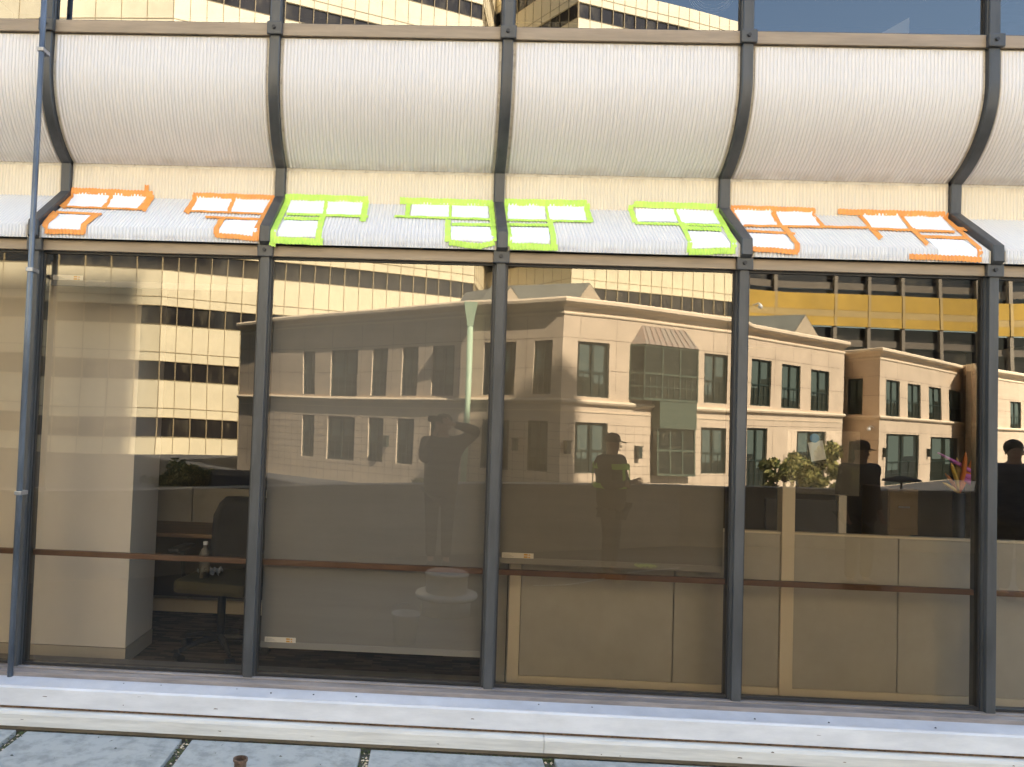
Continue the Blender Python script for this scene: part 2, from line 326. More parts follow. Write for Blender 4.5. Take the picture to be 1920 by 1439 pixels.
for i in range(nb):
    a, b = MX[i]+HW, MX[i+1]-HW
    # lower bay
    tx, tz = [(0, 0), (.001, -.001), (-.0008, .0008), (.0003, 0), (-.0004, .0004), (.0022, -.0012), (-.0015, .0016), (0, 0)][i % 8]
    gy = lambda x, z: GY+tx*(x-(a+b)/2)+tz*(z-1.5)
    g = MB().quad((a, gy(a, Z_G0), Z_G0), (b, gy(b, Z_G0), Z_G0), (b, gy(b, Z_G1), Z_G1), (a, gy(a, Z_G1), Z_G1)).build('window_pane', 'glass_lo', office)
    #g = MB().quad((a, GY, Z_G0), (b, GY, Z_G0), (b, GY, Z_G1), (a, GY, Z_G1)).build('window_pane', 'glass_lo', office)
    fr = MB().box(a, b, GY-0.012, GY+0.03, Z_G1-0.014, Z_G1).box(a, b, GY-0.012, GY+0.03, Z_G0, Z_G0+0.014)
    fr.box(a, a+0.012, GY-0.01, GY+0.03, Z_G0+0.014, Z_G1-0.014).box(b-0.012, b, GY-0.01, GY+0.03, Z_G0+0.014, Z_G1-0.014).build('gasket', 'gasket', office)
    MB().cbox(a, b, YD-0.022, YD+0.10, Z_G1, Z_T2, 0.003).build('transom', 'bronze', office)
    # sloping skirt with lip, recess strip, curved panel
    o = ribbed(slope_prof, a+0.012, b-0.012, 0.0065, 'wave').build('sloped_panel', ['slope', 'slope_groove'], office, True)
    sheet(offset_prof(slope_prof, -0.004), a, b).build('backing_sheet', 'flange', office)
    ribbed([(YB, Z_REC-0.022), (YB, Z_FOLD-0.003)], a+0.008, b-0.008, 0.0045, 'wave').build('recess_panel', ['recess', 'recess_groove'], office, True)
    MB().box(a, b, YB+0.002, YB+0.02, Z_FOLD-0.01, Z_REC).build('recess_backing', 'flange', office)
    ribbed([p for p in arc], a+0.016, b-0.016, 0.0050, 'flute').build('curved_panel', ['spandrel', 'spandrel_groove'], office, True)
    pr = [(YD+0.003, Z_P1)]+[(y+0.003, z) for y, z in arc[1:]]+[(YB-0.004, Z_REC-0.022)]
    sheet(offset_prof(pr, -0.003), a, b).build('panel_flange', 'flange', office)
    MB().cbox(a, b, YD-0.018, YD+0.10, Z_P1+0.002, Z_U0, 0.003).build('transom', 'bronze', office)
    MB().quad((a, GY, Z_U0), (b, GY, Z_U0), (b, GY, Z_TOP), (a, GY, Z_TOP)).build('window_pane', 'glass_up', office)
    MB().box(a, b, GY-0.012, GY+0.02, Z_U0, Z_U0+0.012).box(a, a+0.01, GY-0.01, GY+0.02, Z_U0+0.012, Z_TOP).box(b-0.01, b, GY-0.01, GY+0.02, Z_U0+0.012, Z_TOP).build('gasket', 'gasket', office)
    # interior guard rail
    z_r = at(640, 1060, 4.56).z
    MB().cbox(a-HW, b+HW, 4.55, 4.585, z_r-0.0155, z_r+0.0155, 0.003).build('guard_rail', 'brown_rail', office)
def mull_prof():
    lo = [(YD, -0.0), (YD, Z_T2+0.0), (YL+0.004, Z_T2+0.03), (YL+0.004, Z_LIP+0.01), (YB-0.002, Z_FOLD+0.012), (YB-0.002, Z_REC+0.004)]
    up_ = list(reversed(arc[1:-1])) + [(YD, Z_P1), (YD, Z_TOP)]
    return lo, up_
for i, x in enumerate(MX):
    mb = MB()
    lo, up_ = mull_prof()
    for pr, hw in ((lo[1:], 0.031), (([lo[-1]]+up_), 0.031)):
        front = offset_prof(pr, 0.028); back = [(y+0.05, z) for y, z in pr]
        n = len(pr)
        # bevelled front: three strips
        rows = []
        for (fy, fz), (by, bz) in zip(front, back):
            rows.append([(x-hw, by, bz), (x-hw, fy+0.005, fz), (x-hw+0.005, fy, fz), (x+hw-0.005, fy, fz), (x+hw, fy+0.005, fz), (x+hw, by, bz)])
        vs = [p for r_ in rows for p in r_]
        mb.add(vs, [(k*6+j, k*6+j+1, (k+1)*6+j+1, (k+1)*6+j) for k in range(n-1) for j in range(5)])
    # straight lower post, two-step section
    mb.box(x-0.036, x+0.036, YD-0.006, YD+0.09, 0.262, Z_G1+0.02)
    mb.cbox(x-0.026, x+0.026, YD-0.034, YD-0.004, 0.268, Z_G1+0.03, 0.004)
    mb.cbox(x-0.037, x+0.037, YD-0.014, YD+0.05, Z_U0+0.002, Z_TOP, 0.004)
    mo = mb.build('mullion', 'mullion', office)
    for zc in (Z_G1+0.033, (Z_P1+Z_U0)/2+0.0):
        MB().cbox(x-0.046, x+0.046, YD-0.046, YD-0.012, zc-0.04, zc+0.038, 0.006).build('joint_plate', 'mullion', mo)
        MB().tube([(x-0.004, YD-0.045, zc), (x-0.004, YD-0.056, zc)], 0.011, 8).build('bolt', 'gasket', mo)
X0, X1 = MX[0]-0.1, MX[-1]+0.1
MB().cbox(X0, X1, YD-0.095, YD+0.08, 0.14, 0.262, 0.006).build('sill', 'sill', office)
MB().cbox(X0, X1, YD-0.035, YD-0.0, 0.262, 0.272, 0.003).build('sill_bead', 'sill', office)
yl = at(640, 1311, 4.2).y
LE = 4.30
MB().prism([(YD-0.095, 0.238), (LE, 0.225), (LE, 0.215), (YD-0.1, 0.2)], X0, X1).build('ledge', 'ledge', office)
# upper fascia tilted, groove, lower fascia in two lengths
MB().prism([(LE-0.006, 0.222), (LE-0.014, 0.214), (LE-0.022, 0.122), (LE-0.012, 0.116), (LE+0.03, 0.116), (LE+0.03, 0.222)], X0, X1).build('fascia', 'fascia', office)
MB().box(X0, X1, LE-0.004, LE+0.05, 0.102, 0.1155).build('rusty_groove', 'rust', office)
xs = at(1018, 1395, LE).x
for xa, xb in ((X0, xs-0.0015), (xs+0.0015, X1)):
    MB().prism([(LE-0.02, 0.102), (LE-0.034, 0.096), (LE-0.04, 0.08), (LE-0.038, 0.016), (LE-0.02, 0.010), (LE+0.02, 0.010), (LE+0.02, 0.102)], xa, xb).build('lower_fascia', 'fascia2', office)
for x_, y_ in ((235, 1280), (302, 1286), (445, 1292), (508, 1300), (588, 1303), (668, 1307), (1010, 1322), (1110, 1327), (1420, 1353), (1765, 1372), (1560, 1360)):
    q = atz(x_, y_, 0.232); MB().lathe([(0, 0.004), (0.004, 0.004), (0.0055, 0)], (q.x, min(max(q.y, LE+.02), YD-.12), 0.2315), 8).build('screw', 'gasket', office)
sm = MB(); rs = random.Random(3)
for k in range(20):
    x_ = rs.uniform(-2.6, 3.6); z_ = rs.choice((rs.uniform(.125, .21), rs.uniform(.02, .09))); yy = LE-0.0225-(.016 if z_ < .1 else -.0015*0)
    l_ = rs.uniform(.004, .03); h_ = rs.uniform(.001, .004)
    yo = LE-.0395 if z_ < .1 else LE-.0135-(.214-z_)*.0755-.0006
    sm.add([(x_, yo-.0008, z_), (x_+l_, yo-.0008, z_+rs.uniform(-.004, .004)), (x_+l_*.9, yo-.0008, z_+h_), (x_+l_*.3, yo-.0008, z_+h_*1.4)], [(0, 1, 2, 3)])
sm.build('scuff_marks', 'rust', office)
MB().box(X0, X1, LE+0.03, YD+0.4, -0.4, 0.2).build('base_wall', 'parapet', office)
# body of the building over and beside the bays
BX0, BX1 = -22.0, 22.0
bw = MB(); bw.box(BX0, BX1, YD, YD+0.3, Z_TOP, 11.5); bw.box(BX0, X0, YD, YD+0.3, -3, Z_TOP); bw.box(X1, BX1, YD, YD+0.3, -3, Z_TOP)
bw.box(BX0, BX1, 13.5, 13.8, -3, 11.5); bw.box(BX0, BX0+0.3, YD+0.3, 13.5, -3, 11.5); bw.box(BX1-0.3, BX1, YD+0.3, 13.5, -3, 11.5)
bw.build('outer_wall', 'fascia', office)
MB().box(BX0-0.1, BX1+0.1, YD-0.1, 13.9, 11.5, 11.8).build('roof', 'parapet', office)

# ------------------------------------------------------------------ rooms behind the glass
FZ = 0.15
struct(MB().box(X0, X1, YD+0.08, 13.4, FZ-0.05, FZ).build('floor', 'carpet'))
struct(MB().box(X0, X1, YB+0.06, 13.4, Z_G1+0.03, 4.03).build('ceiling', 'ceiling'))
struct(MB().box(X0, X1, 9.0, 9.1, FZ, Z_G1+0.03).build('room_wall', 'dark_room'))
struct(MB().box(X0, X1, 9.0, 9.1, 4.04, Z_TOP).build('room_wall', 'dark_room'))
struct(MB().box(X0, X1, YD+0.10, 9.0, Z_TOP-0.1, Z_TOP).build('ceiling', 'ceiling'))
# structural column in the first room
cr_ = at(233, 1247, 4.95).x; cl = at(-60, 1240, 4.95).x-0.3
c = thing('interior_column', 'wide beige boxed column standing on the carpet just behind the left windows', 'column')
MB().box(cl, cr_, 4.95, 5.42, FZ+0.105, Z_G1+0.02).build('shaft', 'beige', c)
MB().box(cl-0.004, cr_+0.004, 4.946, 5.424, FZ, FZ+0.10).build('baseboard', 'beige_dark', c)

def blind(i, zb, label, sticker_px):
    a, b = MX[i]+HW+0.004, MX[i+1]-HW-0.004
    t = thing('roller_blind', label, 'blind', 'roller blinds behind the lower windows')
    Y = 4.61
    mb = MB(); n = 24; nz = 14; vs = []
    for j in range(n+1):
        for k in range(nz+1):
            x = a+(b-a)*j/n; z = zb+0.038+(Z_G1-zb-0.04)*k/nz
            vs.append((x, Y+0.0012*math.sin(x*9+k*0.4)+0.001*math.sin(x*23), z))
    mb.add(vs, [(j*(nz+1)+k, j*(nz+1)+k+1, (j+1)*(nz+1)+k+1, (j+1)*(nz+1)+k) for j in range(n) for k in range(nz)]); mb.build('cloth', 'blind', t, True)
    MB().cbox(a, b, Y-0.006, Y+0.010, zb, zb+0.038, 0.004).build('hem_bar', 'hem', t)
    MB().tube([(a, Y+0.03, Z_G1-0.02), (b, Y+0.03, Z_G1-0.02)], 0.025, 12).build('roller', 'hem', t)
    p = at(sticker_px[0], sticker_px[1], Y-0.008); sx = p.x
    zs = zb+0.040
    s = MB().box(sx, sx+0.185, Y-0.0085, Y-0.007, zs-0.004, zs+0.026).build('sticker', 'sticker', t)
    m2 = MB()
    for q in (0, 1):
        m2.box(sx+0.128, sx+0.150, Y-0.0095, Y-0.0087, zs-0.001+q*0.014, zs+0.008+q*0.014)
        m2.add([(sx+0.152, Y-0.0092, zs-0.001+q*0.014), (sx+0.168, Y-0.0092, zs-0.001+q*0.014), (sx+0.160, Y-0.0092, zs+0.008+q*0.014)], [(0, 1, 2)])
    m2.build('printed_arrows', 'orange_ink', s)
    m3 = MB()
    for q in range(3): m3.box(sx+0.008, sx+0.07-q*0.012, Y-0.0095, Y-0.0087, zs+0.002+q*0.007, zs+0.004+q*0.007)
    m3.build('printed_lines', 'grey_ink', s)
    return t
blind(2, at(250, 540, 4.60).z, 'rolled up blind with a label on its hem, high over the beige column', (100, 515))
blind(3, at(640, 1222, 4.60).z, 'taupe roller blind pulled nearly down to the carpet, label at its lower left', (496, 1205))
blind(4, at(1100, 1064, 4.60).z, 'taupe roller blind stopped at the brown rail, above the cubicle panel', (941, 1045))

# cubicle partitions along the window
PYc = 4.76
def partition(xa, xb, ztop, label, parts):
    t = thing('cubicle_partition', label, 'partition', 'cubicle partitions along the windows')
    for (p, q) in parts:
        MB().cbox(p+0.003, q-0.003, PYc, PYc+0.05, 0.264, ztop-0.014, 0.004).build('fabric_panel', 'cubicle', t)
    MB().cbox(xa, xb, PYc-0.004, PYc+0.054, ztop-0.013, ztop, 0.002).build('top_trim', 'cub_trim', t)
    MB().cbox(xa, xb, PYc-0.004, PYc+0.054, 0.213, 0.262, 0.002).build('base_trim', 'cub_trim', t)
    MB().box(xa+0.02, xb-0.02, PYc+0.015, PYc+0.035, FZ, 0.212).build('foot_rail', 'black', t)
    return t
zt = at(1600, 1003, PYc).z
xa0 = at(952, 1180, PYc).x; xa1 = at(974, 1180, PYc).x; xs1 = at(1262, 1180, PYc).x
xb0 = at(1461, 1180, PYc).x; xb1 = at(1486, 1180, PYc).x; xs2 = at(1683, 1180, PYc).x
t = partition(xa1, xb0, zt, 'grey beige cubicle panel below the half lowered blind', [(xa1, xs1), (xs1, xb0)])
MB().cbox(xa0, xa1-0.001, PYc-0.012, PYc+0.06, 0.21, zt+0.01, 0.004).build('end_post', 'cub_trim', t)
MB().box(xa0-0.07, xa0-0.004, PYc+0.06, PYc+1.5, FZ, zt).build('side_panel', 'cubicle', t)
t = partition(xb1, X1-0.2, zt, 'low grey beige cubicle panel with thin top trim at the right windows', [(xb1, xs2), (xs2, xs2+0.95), (xs2+0.95, X1-0.2)])
MB().cbox(xb0+0.001, xb1-0.001, PYc-0.012, PYc+0.06, 0.21, at(1475, 906, PYc).z, 0.004).build('end_post', 'cub_trim', t)
sc = thing('desk_screen', 'frosted screen in a pale frame standing on the cubicle panel behind the taped note', 'screen')
xp = at(1487, 860, PYc+.1); xq = at(1612, 860, PYc+.1); zA = at(1550, 808, PYc+.1).z; zB = at(1550, 928, PYc+.1).z
MB().box(xp.x, xq.x, PYc+.1, PYc+.103, zB, zA).build('glass_sheet', 'screen', sc)
MB().box(xp.x-0.035, xp.x-0.001, PYc+.095, PYc+.108, zB, zA).build('edge_strip', 'screen', sc)
MB().cbox(xp.x-0.04, xp.x-0.005, PYc+.07, PYc+.093, zt, at(1490, 905, PYc).z, 0.003).build('frame_post', 'cub_trim', sc)
# note stuck to the screen
n0 = at(1532, 846, PYc+.09)
th = R(12); ax = V((math.cos(th), 0, math.sin(th))); az = V((-math.sin(th), 0, math.cos(th)))
tag(MB().obox(n0, ax, V((0, 1, 0)), az, 0.045, 0.0008, 0.058).build('paper_note', 'paper'), 'white paper note stuck askew on the frosted desk screen', 'note')
b0 = at(1527, 822, PYc+.09)
tag(MB().tube([(b0.x, PYc+.088, b0.z), (b0.x, PYc+.09, b0.z)], 0.028, 20).build('blue_sticker', 'blue'), 'round blue sticker just above the white note', 'sticker')

# things in the rooms
def office_chair(x, y, rz, label, group, seatm='mustard', tall=1.12):
    t = thing('office_chair', label, 'chair', group, (x, y, FZ)); t.rotation_euler = (0, 0, rz)
    MB().cbox(-0.25, 0.25, -0.24, 0.24, 0.44, 0.53, 0.035).build('seat', seatm, t)
    bk = MB(); n = 10; m = 10; vs = []
    for side in (0, 1):
        for i in range(n+1):
            for j in range(m+1):
                u = (i/n-0.5)*2; v = j/m; hw = 0.235*(1-0.25*max(0, v-0.7)/0.3-0.1*(1-v)) * (1 if v < 0.93 else 0.86)
                vs.append((u*hw, 0.25+0.05*(1-u*u)+0.10*v-0.02*side*(-1)+side*0.03, 0.58+v*(tall-0.58)))
    q = (n+1)*(m+1)
    fs = [(i*(m+1)+j, (i+1)*(m+1)+j, (i+1)*(m+1)+j+1, i*(m+1)+j+1) for i in range(n) for j in range(m)]
    fs += [tuple(q+a for a in f[::-1]) for f in fs]
    bk.add(vs, fs)
    edge = [i*(m+1) for i in range(n+1)]+[n*(m+1)+j for j in range(1, m+1)]+[i*(m+1)+m for i in range(n-1, -1, -1)]+[j for j in range(m-1, 0, -1)]
    o = len(bk.v)-len(vs)
    for a_, b_ in zip(edge, edge[1:]+edge[:1]): bk.f.append([a_, b_, q+b_, q+a_]); bk.mi.append(0)
    bk.build('backrest', 'darkcloth', t, True)
    for s in (-1, 1):
        MB().tube([(s*0.25, 0.05, 0.47), (s*0.31, 0.05, 0.5), (s*0.31, 0.02, 0.68)], 0.018, 8).cbox(s*0.31-0.04, s*0.31+0.04, -0.13, 0.14, 0.68, 0.71, 0.012).build('armrest', 'black', t)
    MB().tube([(0, 0, 0.09), (0, 0, 0.44)], 0.028, 12).build('gas_lift', 'black', t)
    for k in range(5):
        a = 2*math.pi*k/5+0.3; d = V((math.cos(a), math.sin(a), 0))
        l = MB().tube([V((0, 0, 0.12)), d*0.16+V((0, 0, 0.11)), d*0.30+V((0, 0, 0.075))], [0.026, 0.02, 0.014], 8).build('leg', 'black', t)
        MB().tube([d*0.30+V((-0.012*d.y-0.02*d.y, 0.03*d.x, 0.03)), d*0.30-V((-0.03*d.y, 0.03*d.x, -0.03))], 0.028, 12).build('castor', 'black', l)
    return t
cx = at(415, 1150, 5.25)
office_chair(cx.x, 5.25, R(-8), 'dark mesh office chair with mustard seat beside the beige column', 'office chairs in the rooms', 'mustard', 1.02)
# desk behind the chair
dz = FZ+0.74
dk = thing('office_desk', 'dark desk with a pale back panel behind the mesh chair', 'desk')
dx0, dx1 = at(285, 1000, 6.3).x-0.3, at(560, 1000, 6.3).x+0.6
MB().cbox(dx0, dx1, 5.62, 6.22, dz-0.03, dz, 0.006).build('desk_top', 'wood', dk)
MB().box(dx0, dx1, 6.18, 6.21, FZ+0.15, dz-0.04).build('modesty_panel', 'dark_room', dk)
for xx in (dx0+0.05, dx1-0.05): MB().box(xx-0.02, xx+0.02, 5.7, 6.15, FZ, dz-0.03).build('leg', 'black', dk)
pp = thing('cubicle_partition', 'pale cubicle wall panel behind the dark desk in the column room', 'partition', 'cubicle partitions along the windows')
zz = at(380, 915, 6.3).z
for xa, xb in ((dx0-0.2, at(360, 960, 6.3).x-0.004), (at(360, 960, 6.3).x+0.004, dx1+0.3)):
    MB().cbox(xa, xb, 6.3, 6.35, FZ+0.1, zz, 0.004).build('fabric_panel', 'cubicle', pp)
MB().cbox(dx0-0.2, dx1+0.3, 6.28, 6.36, FZ, FZ+0.098, 0.004).build('base_trim', 'cub_trim', pp)
# bottle and crumpled bag on the chair seat
bp_ = V((cx.x-0.10, 5.15, FZ+0.53))
bt = thing('water_bottle', 'clear plastic bottle standing on the office chair seat', 'bottle')
MB().lathe([(0, 0), (0.036, 0), (0.036, 0.15), (0.03, 0.18), (0.013, 0.205), (0.013, 0.22), (0, 0.22)], bp_, 18).build('bottle_body', 'screen', bt, True)
MB().lathe([(0.015, 0.218), (0.015, 0.24), (0, 0.24)], bp_, 14).build('cap', 'white', bt)
mb = MB(); q = [(0.0, 0), (0.16, 0.01), (0.13, 0.12), (0.02, 0.10)]
base = V((cx.x-0.17, 5.2, FZ+0.534)); n = 9
vs = [(base.x+0.15*i/n, base.y+0.14*j/n, base.z+0.02+0.028*math.sin(i*1.7+j*2.1)*math.cos(i*0.9-j*1.3)) for i in range(n+1) for j in range(n+1)]
mb.add(vs, [(i*(n+1)+j, (i+1)*(n+1)+j, (i+1)*(n+1)+j+1, i*(n+1)+j+1) for i in range(n) for j in range(n)])
tag(mb.build('plastic_bag', 'bottle'), 'crumpled grey plastic bag beside the bottle on the office chair', 'bag')
# right room: post, box, chair, ornament
def px_box(x0, x1, y0, y1, Y, dep, z0=None):
    a = at(x0, y1, Y); b = at(x1, y0, Y); return a.x, b.x, Y, Y+dep, (a.z if z0 is None else z0), b.z
x0, x1, y0, y1, z0, z1 = px_box(1572, 1588, 930, 1002, 5.6, .05, FZ)
cab = thing('room_divider', 'narrow beige divider post in the dark right room', 'divider')
MB().cbox(x0, x1, y0, y1, z0, z1, .003).build('post', 'cub_trim', cab)
MB().box(x0-0.5, x0-0.003, y0+0.01, y1-0.01, z0, z1-0.04).build('panel', 'dark_room', cab)
x0, x1, y0, y1, z0, z1 = px_box(1664, 1722, 918, 1002, 7.6, .45, FZ)
cab = thing('filing_cabinet', 'brown filing cabinet deep in the dark room right of the desk screen', 'cabinet')
MB().cbox(x0, x1, y0, y1, z0, z1, .006).build('cabinet_body', 'cab_brown', cab)
for k in range(3):
    zz0 = z0+0.03+k*(z1-z0-0.05)/3
    d = MB().cbox(x0+0.01, x1-0.01, y0-0.012, y0-0.001, zz0, zz0+(z1-z0-0.05)/3-0.01, .003).build('drawer', 'cab_brown', cab)
    MB().box((x0+x1)/2-0.05, (x0+x1)/2+0.05, y0-0.025, y0-0.013, zz0+0.2, zz0+0.215).build('handle', 'steel', d)
p = at(1690, 1000, 5.35)
office_chair(p.x, 5.35, R(180), 'black office chair with its top just showing over the right cubicle panel', 'office chairs in the rooms', 'darkcloth', at(1690, 982, 5.6).z-FZ)
gb = at(1655, 1000, 5.0)
t = thing('green_bottle', 'green spray bottle behind the right cubicle panel', 'bottle')
zsh = FZ+0.74
MB().lathe([(0, 0), (0.032, 0), (0.032, 0.13), (0.012, 0.18), (0.012, 0.2), (0, 0.2)], (gb.x, 5.0, zsh), 16).build('bottle_body', 'greenplastic', t, True)
MB().cbox(gb.x-0.012, gb.x+0.04, 4.985, 5.015, zsh+0.2, zsh+0.235, 0.004).build('spray_head', 'greenplastic', t)
dk = thing('window_desk', 'dark desk behind the low cubicle panel at the right', 'desk')
MB().cbox(at(1600, 1000, 5.0).x, X1-0.3, 4.83, 5.25, zsh-0.03, zsh, 0.004).build('desk_top', 'wood', dk)
for xx in (at(1600, 1000, 5).x+0.05, X1-0.4): MB().box(xx-0.02, xx+0.02, 4.9, 5.2, FZ, zsh-0.03).build('leg', 'black', dk)
# spiky ornament
Yo = 4.92
orn = thing('quill_ornament', 'spiky ornament of orange, yellow and purple quills behind the far right pane', 'ornament')
rt_ = at(1798, 925, Yo)
MB().lathe([(0, 0), (0.05, 0), (0.055, 0.02), (0.03, 0.1), (0.035, rt_.z-zsh), (0, rt_.z-zsh)], (rt_.x, Yo, zsh), 18).build('vase', 'black', orn, True)
def quill(p0, p1, wd, m, dy=0.0):
    wd *= 1.9
    a = at(*p0, Yo); b = at(*p1, Yo+dy); mid = (a+b)/2+V((0, -0.01, 0))
    MB().tube([a, a.lerp(mid, .6), mid, b.lerp(mid, .3), b], [wd*.4, wd*.8, wd, wd*.8, wd*.15], 6).build('quill', m, orn, True)
for p1, wd, m, dy in (((1834, 842), .010, 'orangeq', .05), ((1811, 848), .008, 'orangeq', -.04), ((1794, 858), .008, 'yellowq', .03), ((1783, 868), .007, 'yellowq', -.06), ((1772, 888), .006, 'orangeq', .05), ((1768, 905), .006, 'yellowq', -.03)):
    quill((1798, 925), p1, wd, m, dy)
for p0, p1, wd in (((1758, 849), (1836, 893), .007), ((1800, 888), (1838, 905), .012), ((1802, 896), (1838, 914), .012)):
    quill(p0, p1, wd, 'purple')
# upper room: coil of cable and a ceiling tile
cc = at(1335, 2, 4.9)
mb = MB()
for k in range(7):
    r1 = 0.10+0.006*k; cxk = cc.x+0.008*math.sin(k*2.3); czk = cc.z+0.045+0.01*math.cos(k*1.9)
    mb.tube([(cxk+r1*math.cos(a*math.pi/14), 4.9+0.004*k, czk+r1*0.85*math.sin(a*math.pi/14)) for a in range(29)], 0.0022, 5, False)
tag(mb.build('cable_coil', 'white'), 'loose coil of thin white cable hanging inside an upper window', 'cable')
a, b = at(1650, 64, 5.3), at(1705, 33, 5.3)
tag(MB().add([(a.x, 5.3, a.z), (b.x, 5.3, a.z+0.01), (b.x, 5.3, b.z), (a.x, 5.31, a.z), (b.x, 5.31, a.z+0.01), (b.x, 5.31, b.z)], [(0, 1, 2), (3, 5, 4), (0, 3, 4, 1), (1, 4, 5, 2), (2, 5, 3, 0)]).build('foam_board', 'white'), 'pale triangular board leaning inside the upper window right of the cable coil', 'board')

# ------------------------------------------------------------------ pole in front of the facade
a = at(86, -60, 4.36); b = at(20, 1247, 4.40)
b.z = 0.236
t = thing('conduit_pole', 'thin blue grey metal pole leaning in front of the leftmost mullion', 'pole')
MB().tube([b, b.lerp(a, .5), a+(a-b)*0.4], 0.0165, 14).build('shaft', 'pole', t, True)
for yy in (95, 505, 915):
    f = (yy-(-60))/1307; p = a.lerp(b, f)
    MB().cbox(p.x-0.020, p.x+0.020, p.y-0.018, p.y+0.06, p.z-0.012, p.z+0.012, 0.003).build('clamp', 'steel', t)

# ------------------------------------------------------------------ papers and tape on the sloping skirts
N_SL = V((0, -(Z_FOLD-Z_LIP), (YB-YL))).normalized()
SL_LEN = math.hypot(YB-YL, Z_FOLD-Z_LIP)
def surf(X, s, h):
    """s<0: up the recess strip; 0..SL_LEN: down the slope; beyond: the lip.  h: height above the ribs' mean plane"""
    # round the two folds a little
    if s < 0: p = V((X, YB, Z_FOLD-s)); n = V((0, -1, 0))
    elif s < SL_LEN: p = V((X, YB+(YL-YB)*s/SL_LEN, Z_FOLD+(Z_LIP-Z_FOLD)*s/SL_LEN)); n = N_SL
    else: p = V((X, YL, Z_LIP-(s-SL_LEN))); n = V((0, -1, 0))
    return p+n*h
def to_xs(x, y):
    """photograph pixel -> place on the skirt"""
    d = ray(x, y); 
    p = at(x, y, YB)
    if p.z >= Z_FOLD: return p.x, Z_FOLD-p.z
    p = at(x, y, YL)
    if p.z < Z_LIP: return p.x, SL_LEN+(Z_LIP-p.z)
    nrm = N_SL; p0 = V((0, YB, Z_FOLD-EYE)); t = p0.dot(nrm)/d.dot(nrm); q = d*t
    return q.x, SL_LEN*(YB-q.y)/(YB-YL)
def rib(X, i):
    a = MX[i]+HW+0.012; b = MX[i+1]-HW-0.012; k = max(1, round((b-a)/PITCH_R))
    return 0.5-0.5*math.cos(2*math.pi*(X-a)/(b-a)*k)
def drape(quad, bay, h, name, m, parent=None, jag=0.0, follow=1.0, seed=0):
    """thin sheet pressed over the ribs; quad = four photograph corners, TL TR BR BL"""
    c = [V(to_xs(*p)) for p in quad]
    wv = (c[1]-c[0]).length; hv = (c[3]-c[0]).length
    nu = max(2, int(abs(c[1].x-c[0].x)/0.0028)+2); nv = max(2, min(14, int(hv/0.012)+2))
    nu = min(nu, 240)
    rr = random.Random(seed)
    ph = rr.random()*9
    def pos(u, v):
        p = (c[0]*(1-u)+c[1]*u)*(1-v)+(c[3]*(1-u)+c[2]*u)*v
        X, s = p
        rb = rib(X, bay)
        if jag:
            e = abs(v-0.5)*2
            s += jag*(rb-0.5)*e**3*(1 if v < 0.5 else -0.5) + 0.0015*math.sin(X*40+ph)*e
            X += 0.0015*math.sin(s*70+ph)*abs(u-0.5)*2
        return surf(X, s, h+0.0065*rb*follow + 0.0008*math.sin(X*55+s*30+ph))
    vs = []
    for lay in (0.0, 0.0006):
        for i in range(nu+1):
            for j in range(nv+1):
                q = pos(i/nu, j/nv); vs.append(q+V((0, -lay*0.7, lay*0.7)))
    q = (nu+1)*(nv+1)
    fs = [(i*(nv+1)+j, (i+1)*(nv+1)+j, (i+1)*(nv+1)+j+1, i*(nv+1)+j+1) for i in range(nu) for j in range(nv)]
    fs = fs+[tuple(q+k for k in f[::-1]) for f in fs]
    return MB().add(vs, fs).build(name, m, parent, True)
def strip(p0, p1, wpx, bay, m, parent, k, h=0.0062):
    wpx *= 1.15
    a, b = V(p0), V(p1); d = (b-a).normalized(); n = V((-d.y, d.x))*wpx/2
    if n.y > 0 or (abs(n.y) < 1e-6): n = -n
    if abs(d.x) > abs(d.y):
        q = (a+n, b+n, b-n, a-n); 
        if a.x > b.x: q = (b+n, a+n, a-n, b-n)
    else:
        if a.y > b.y: a, b = b, a
        n = V((abs(n.x), -n.y if n.x < 0 else n.y))
        q = (a-n, a+n, b+n, b-n)
    drape([tuple(v) for v in q], bay, h+0.0006*k, 'tape_strip', m, parent, 0.006, 0.5 if abs(d.x) > abs(d.y) else 0.2, seed=k+int(a.x))
z1 = lambda x, y: (x/3, y/3)
z2 = lambda x, y: (640+x/3, y/3)
z3 = lambda x, y: (1280+x/3, y/3)
pz = lambda x, y: (x, y)
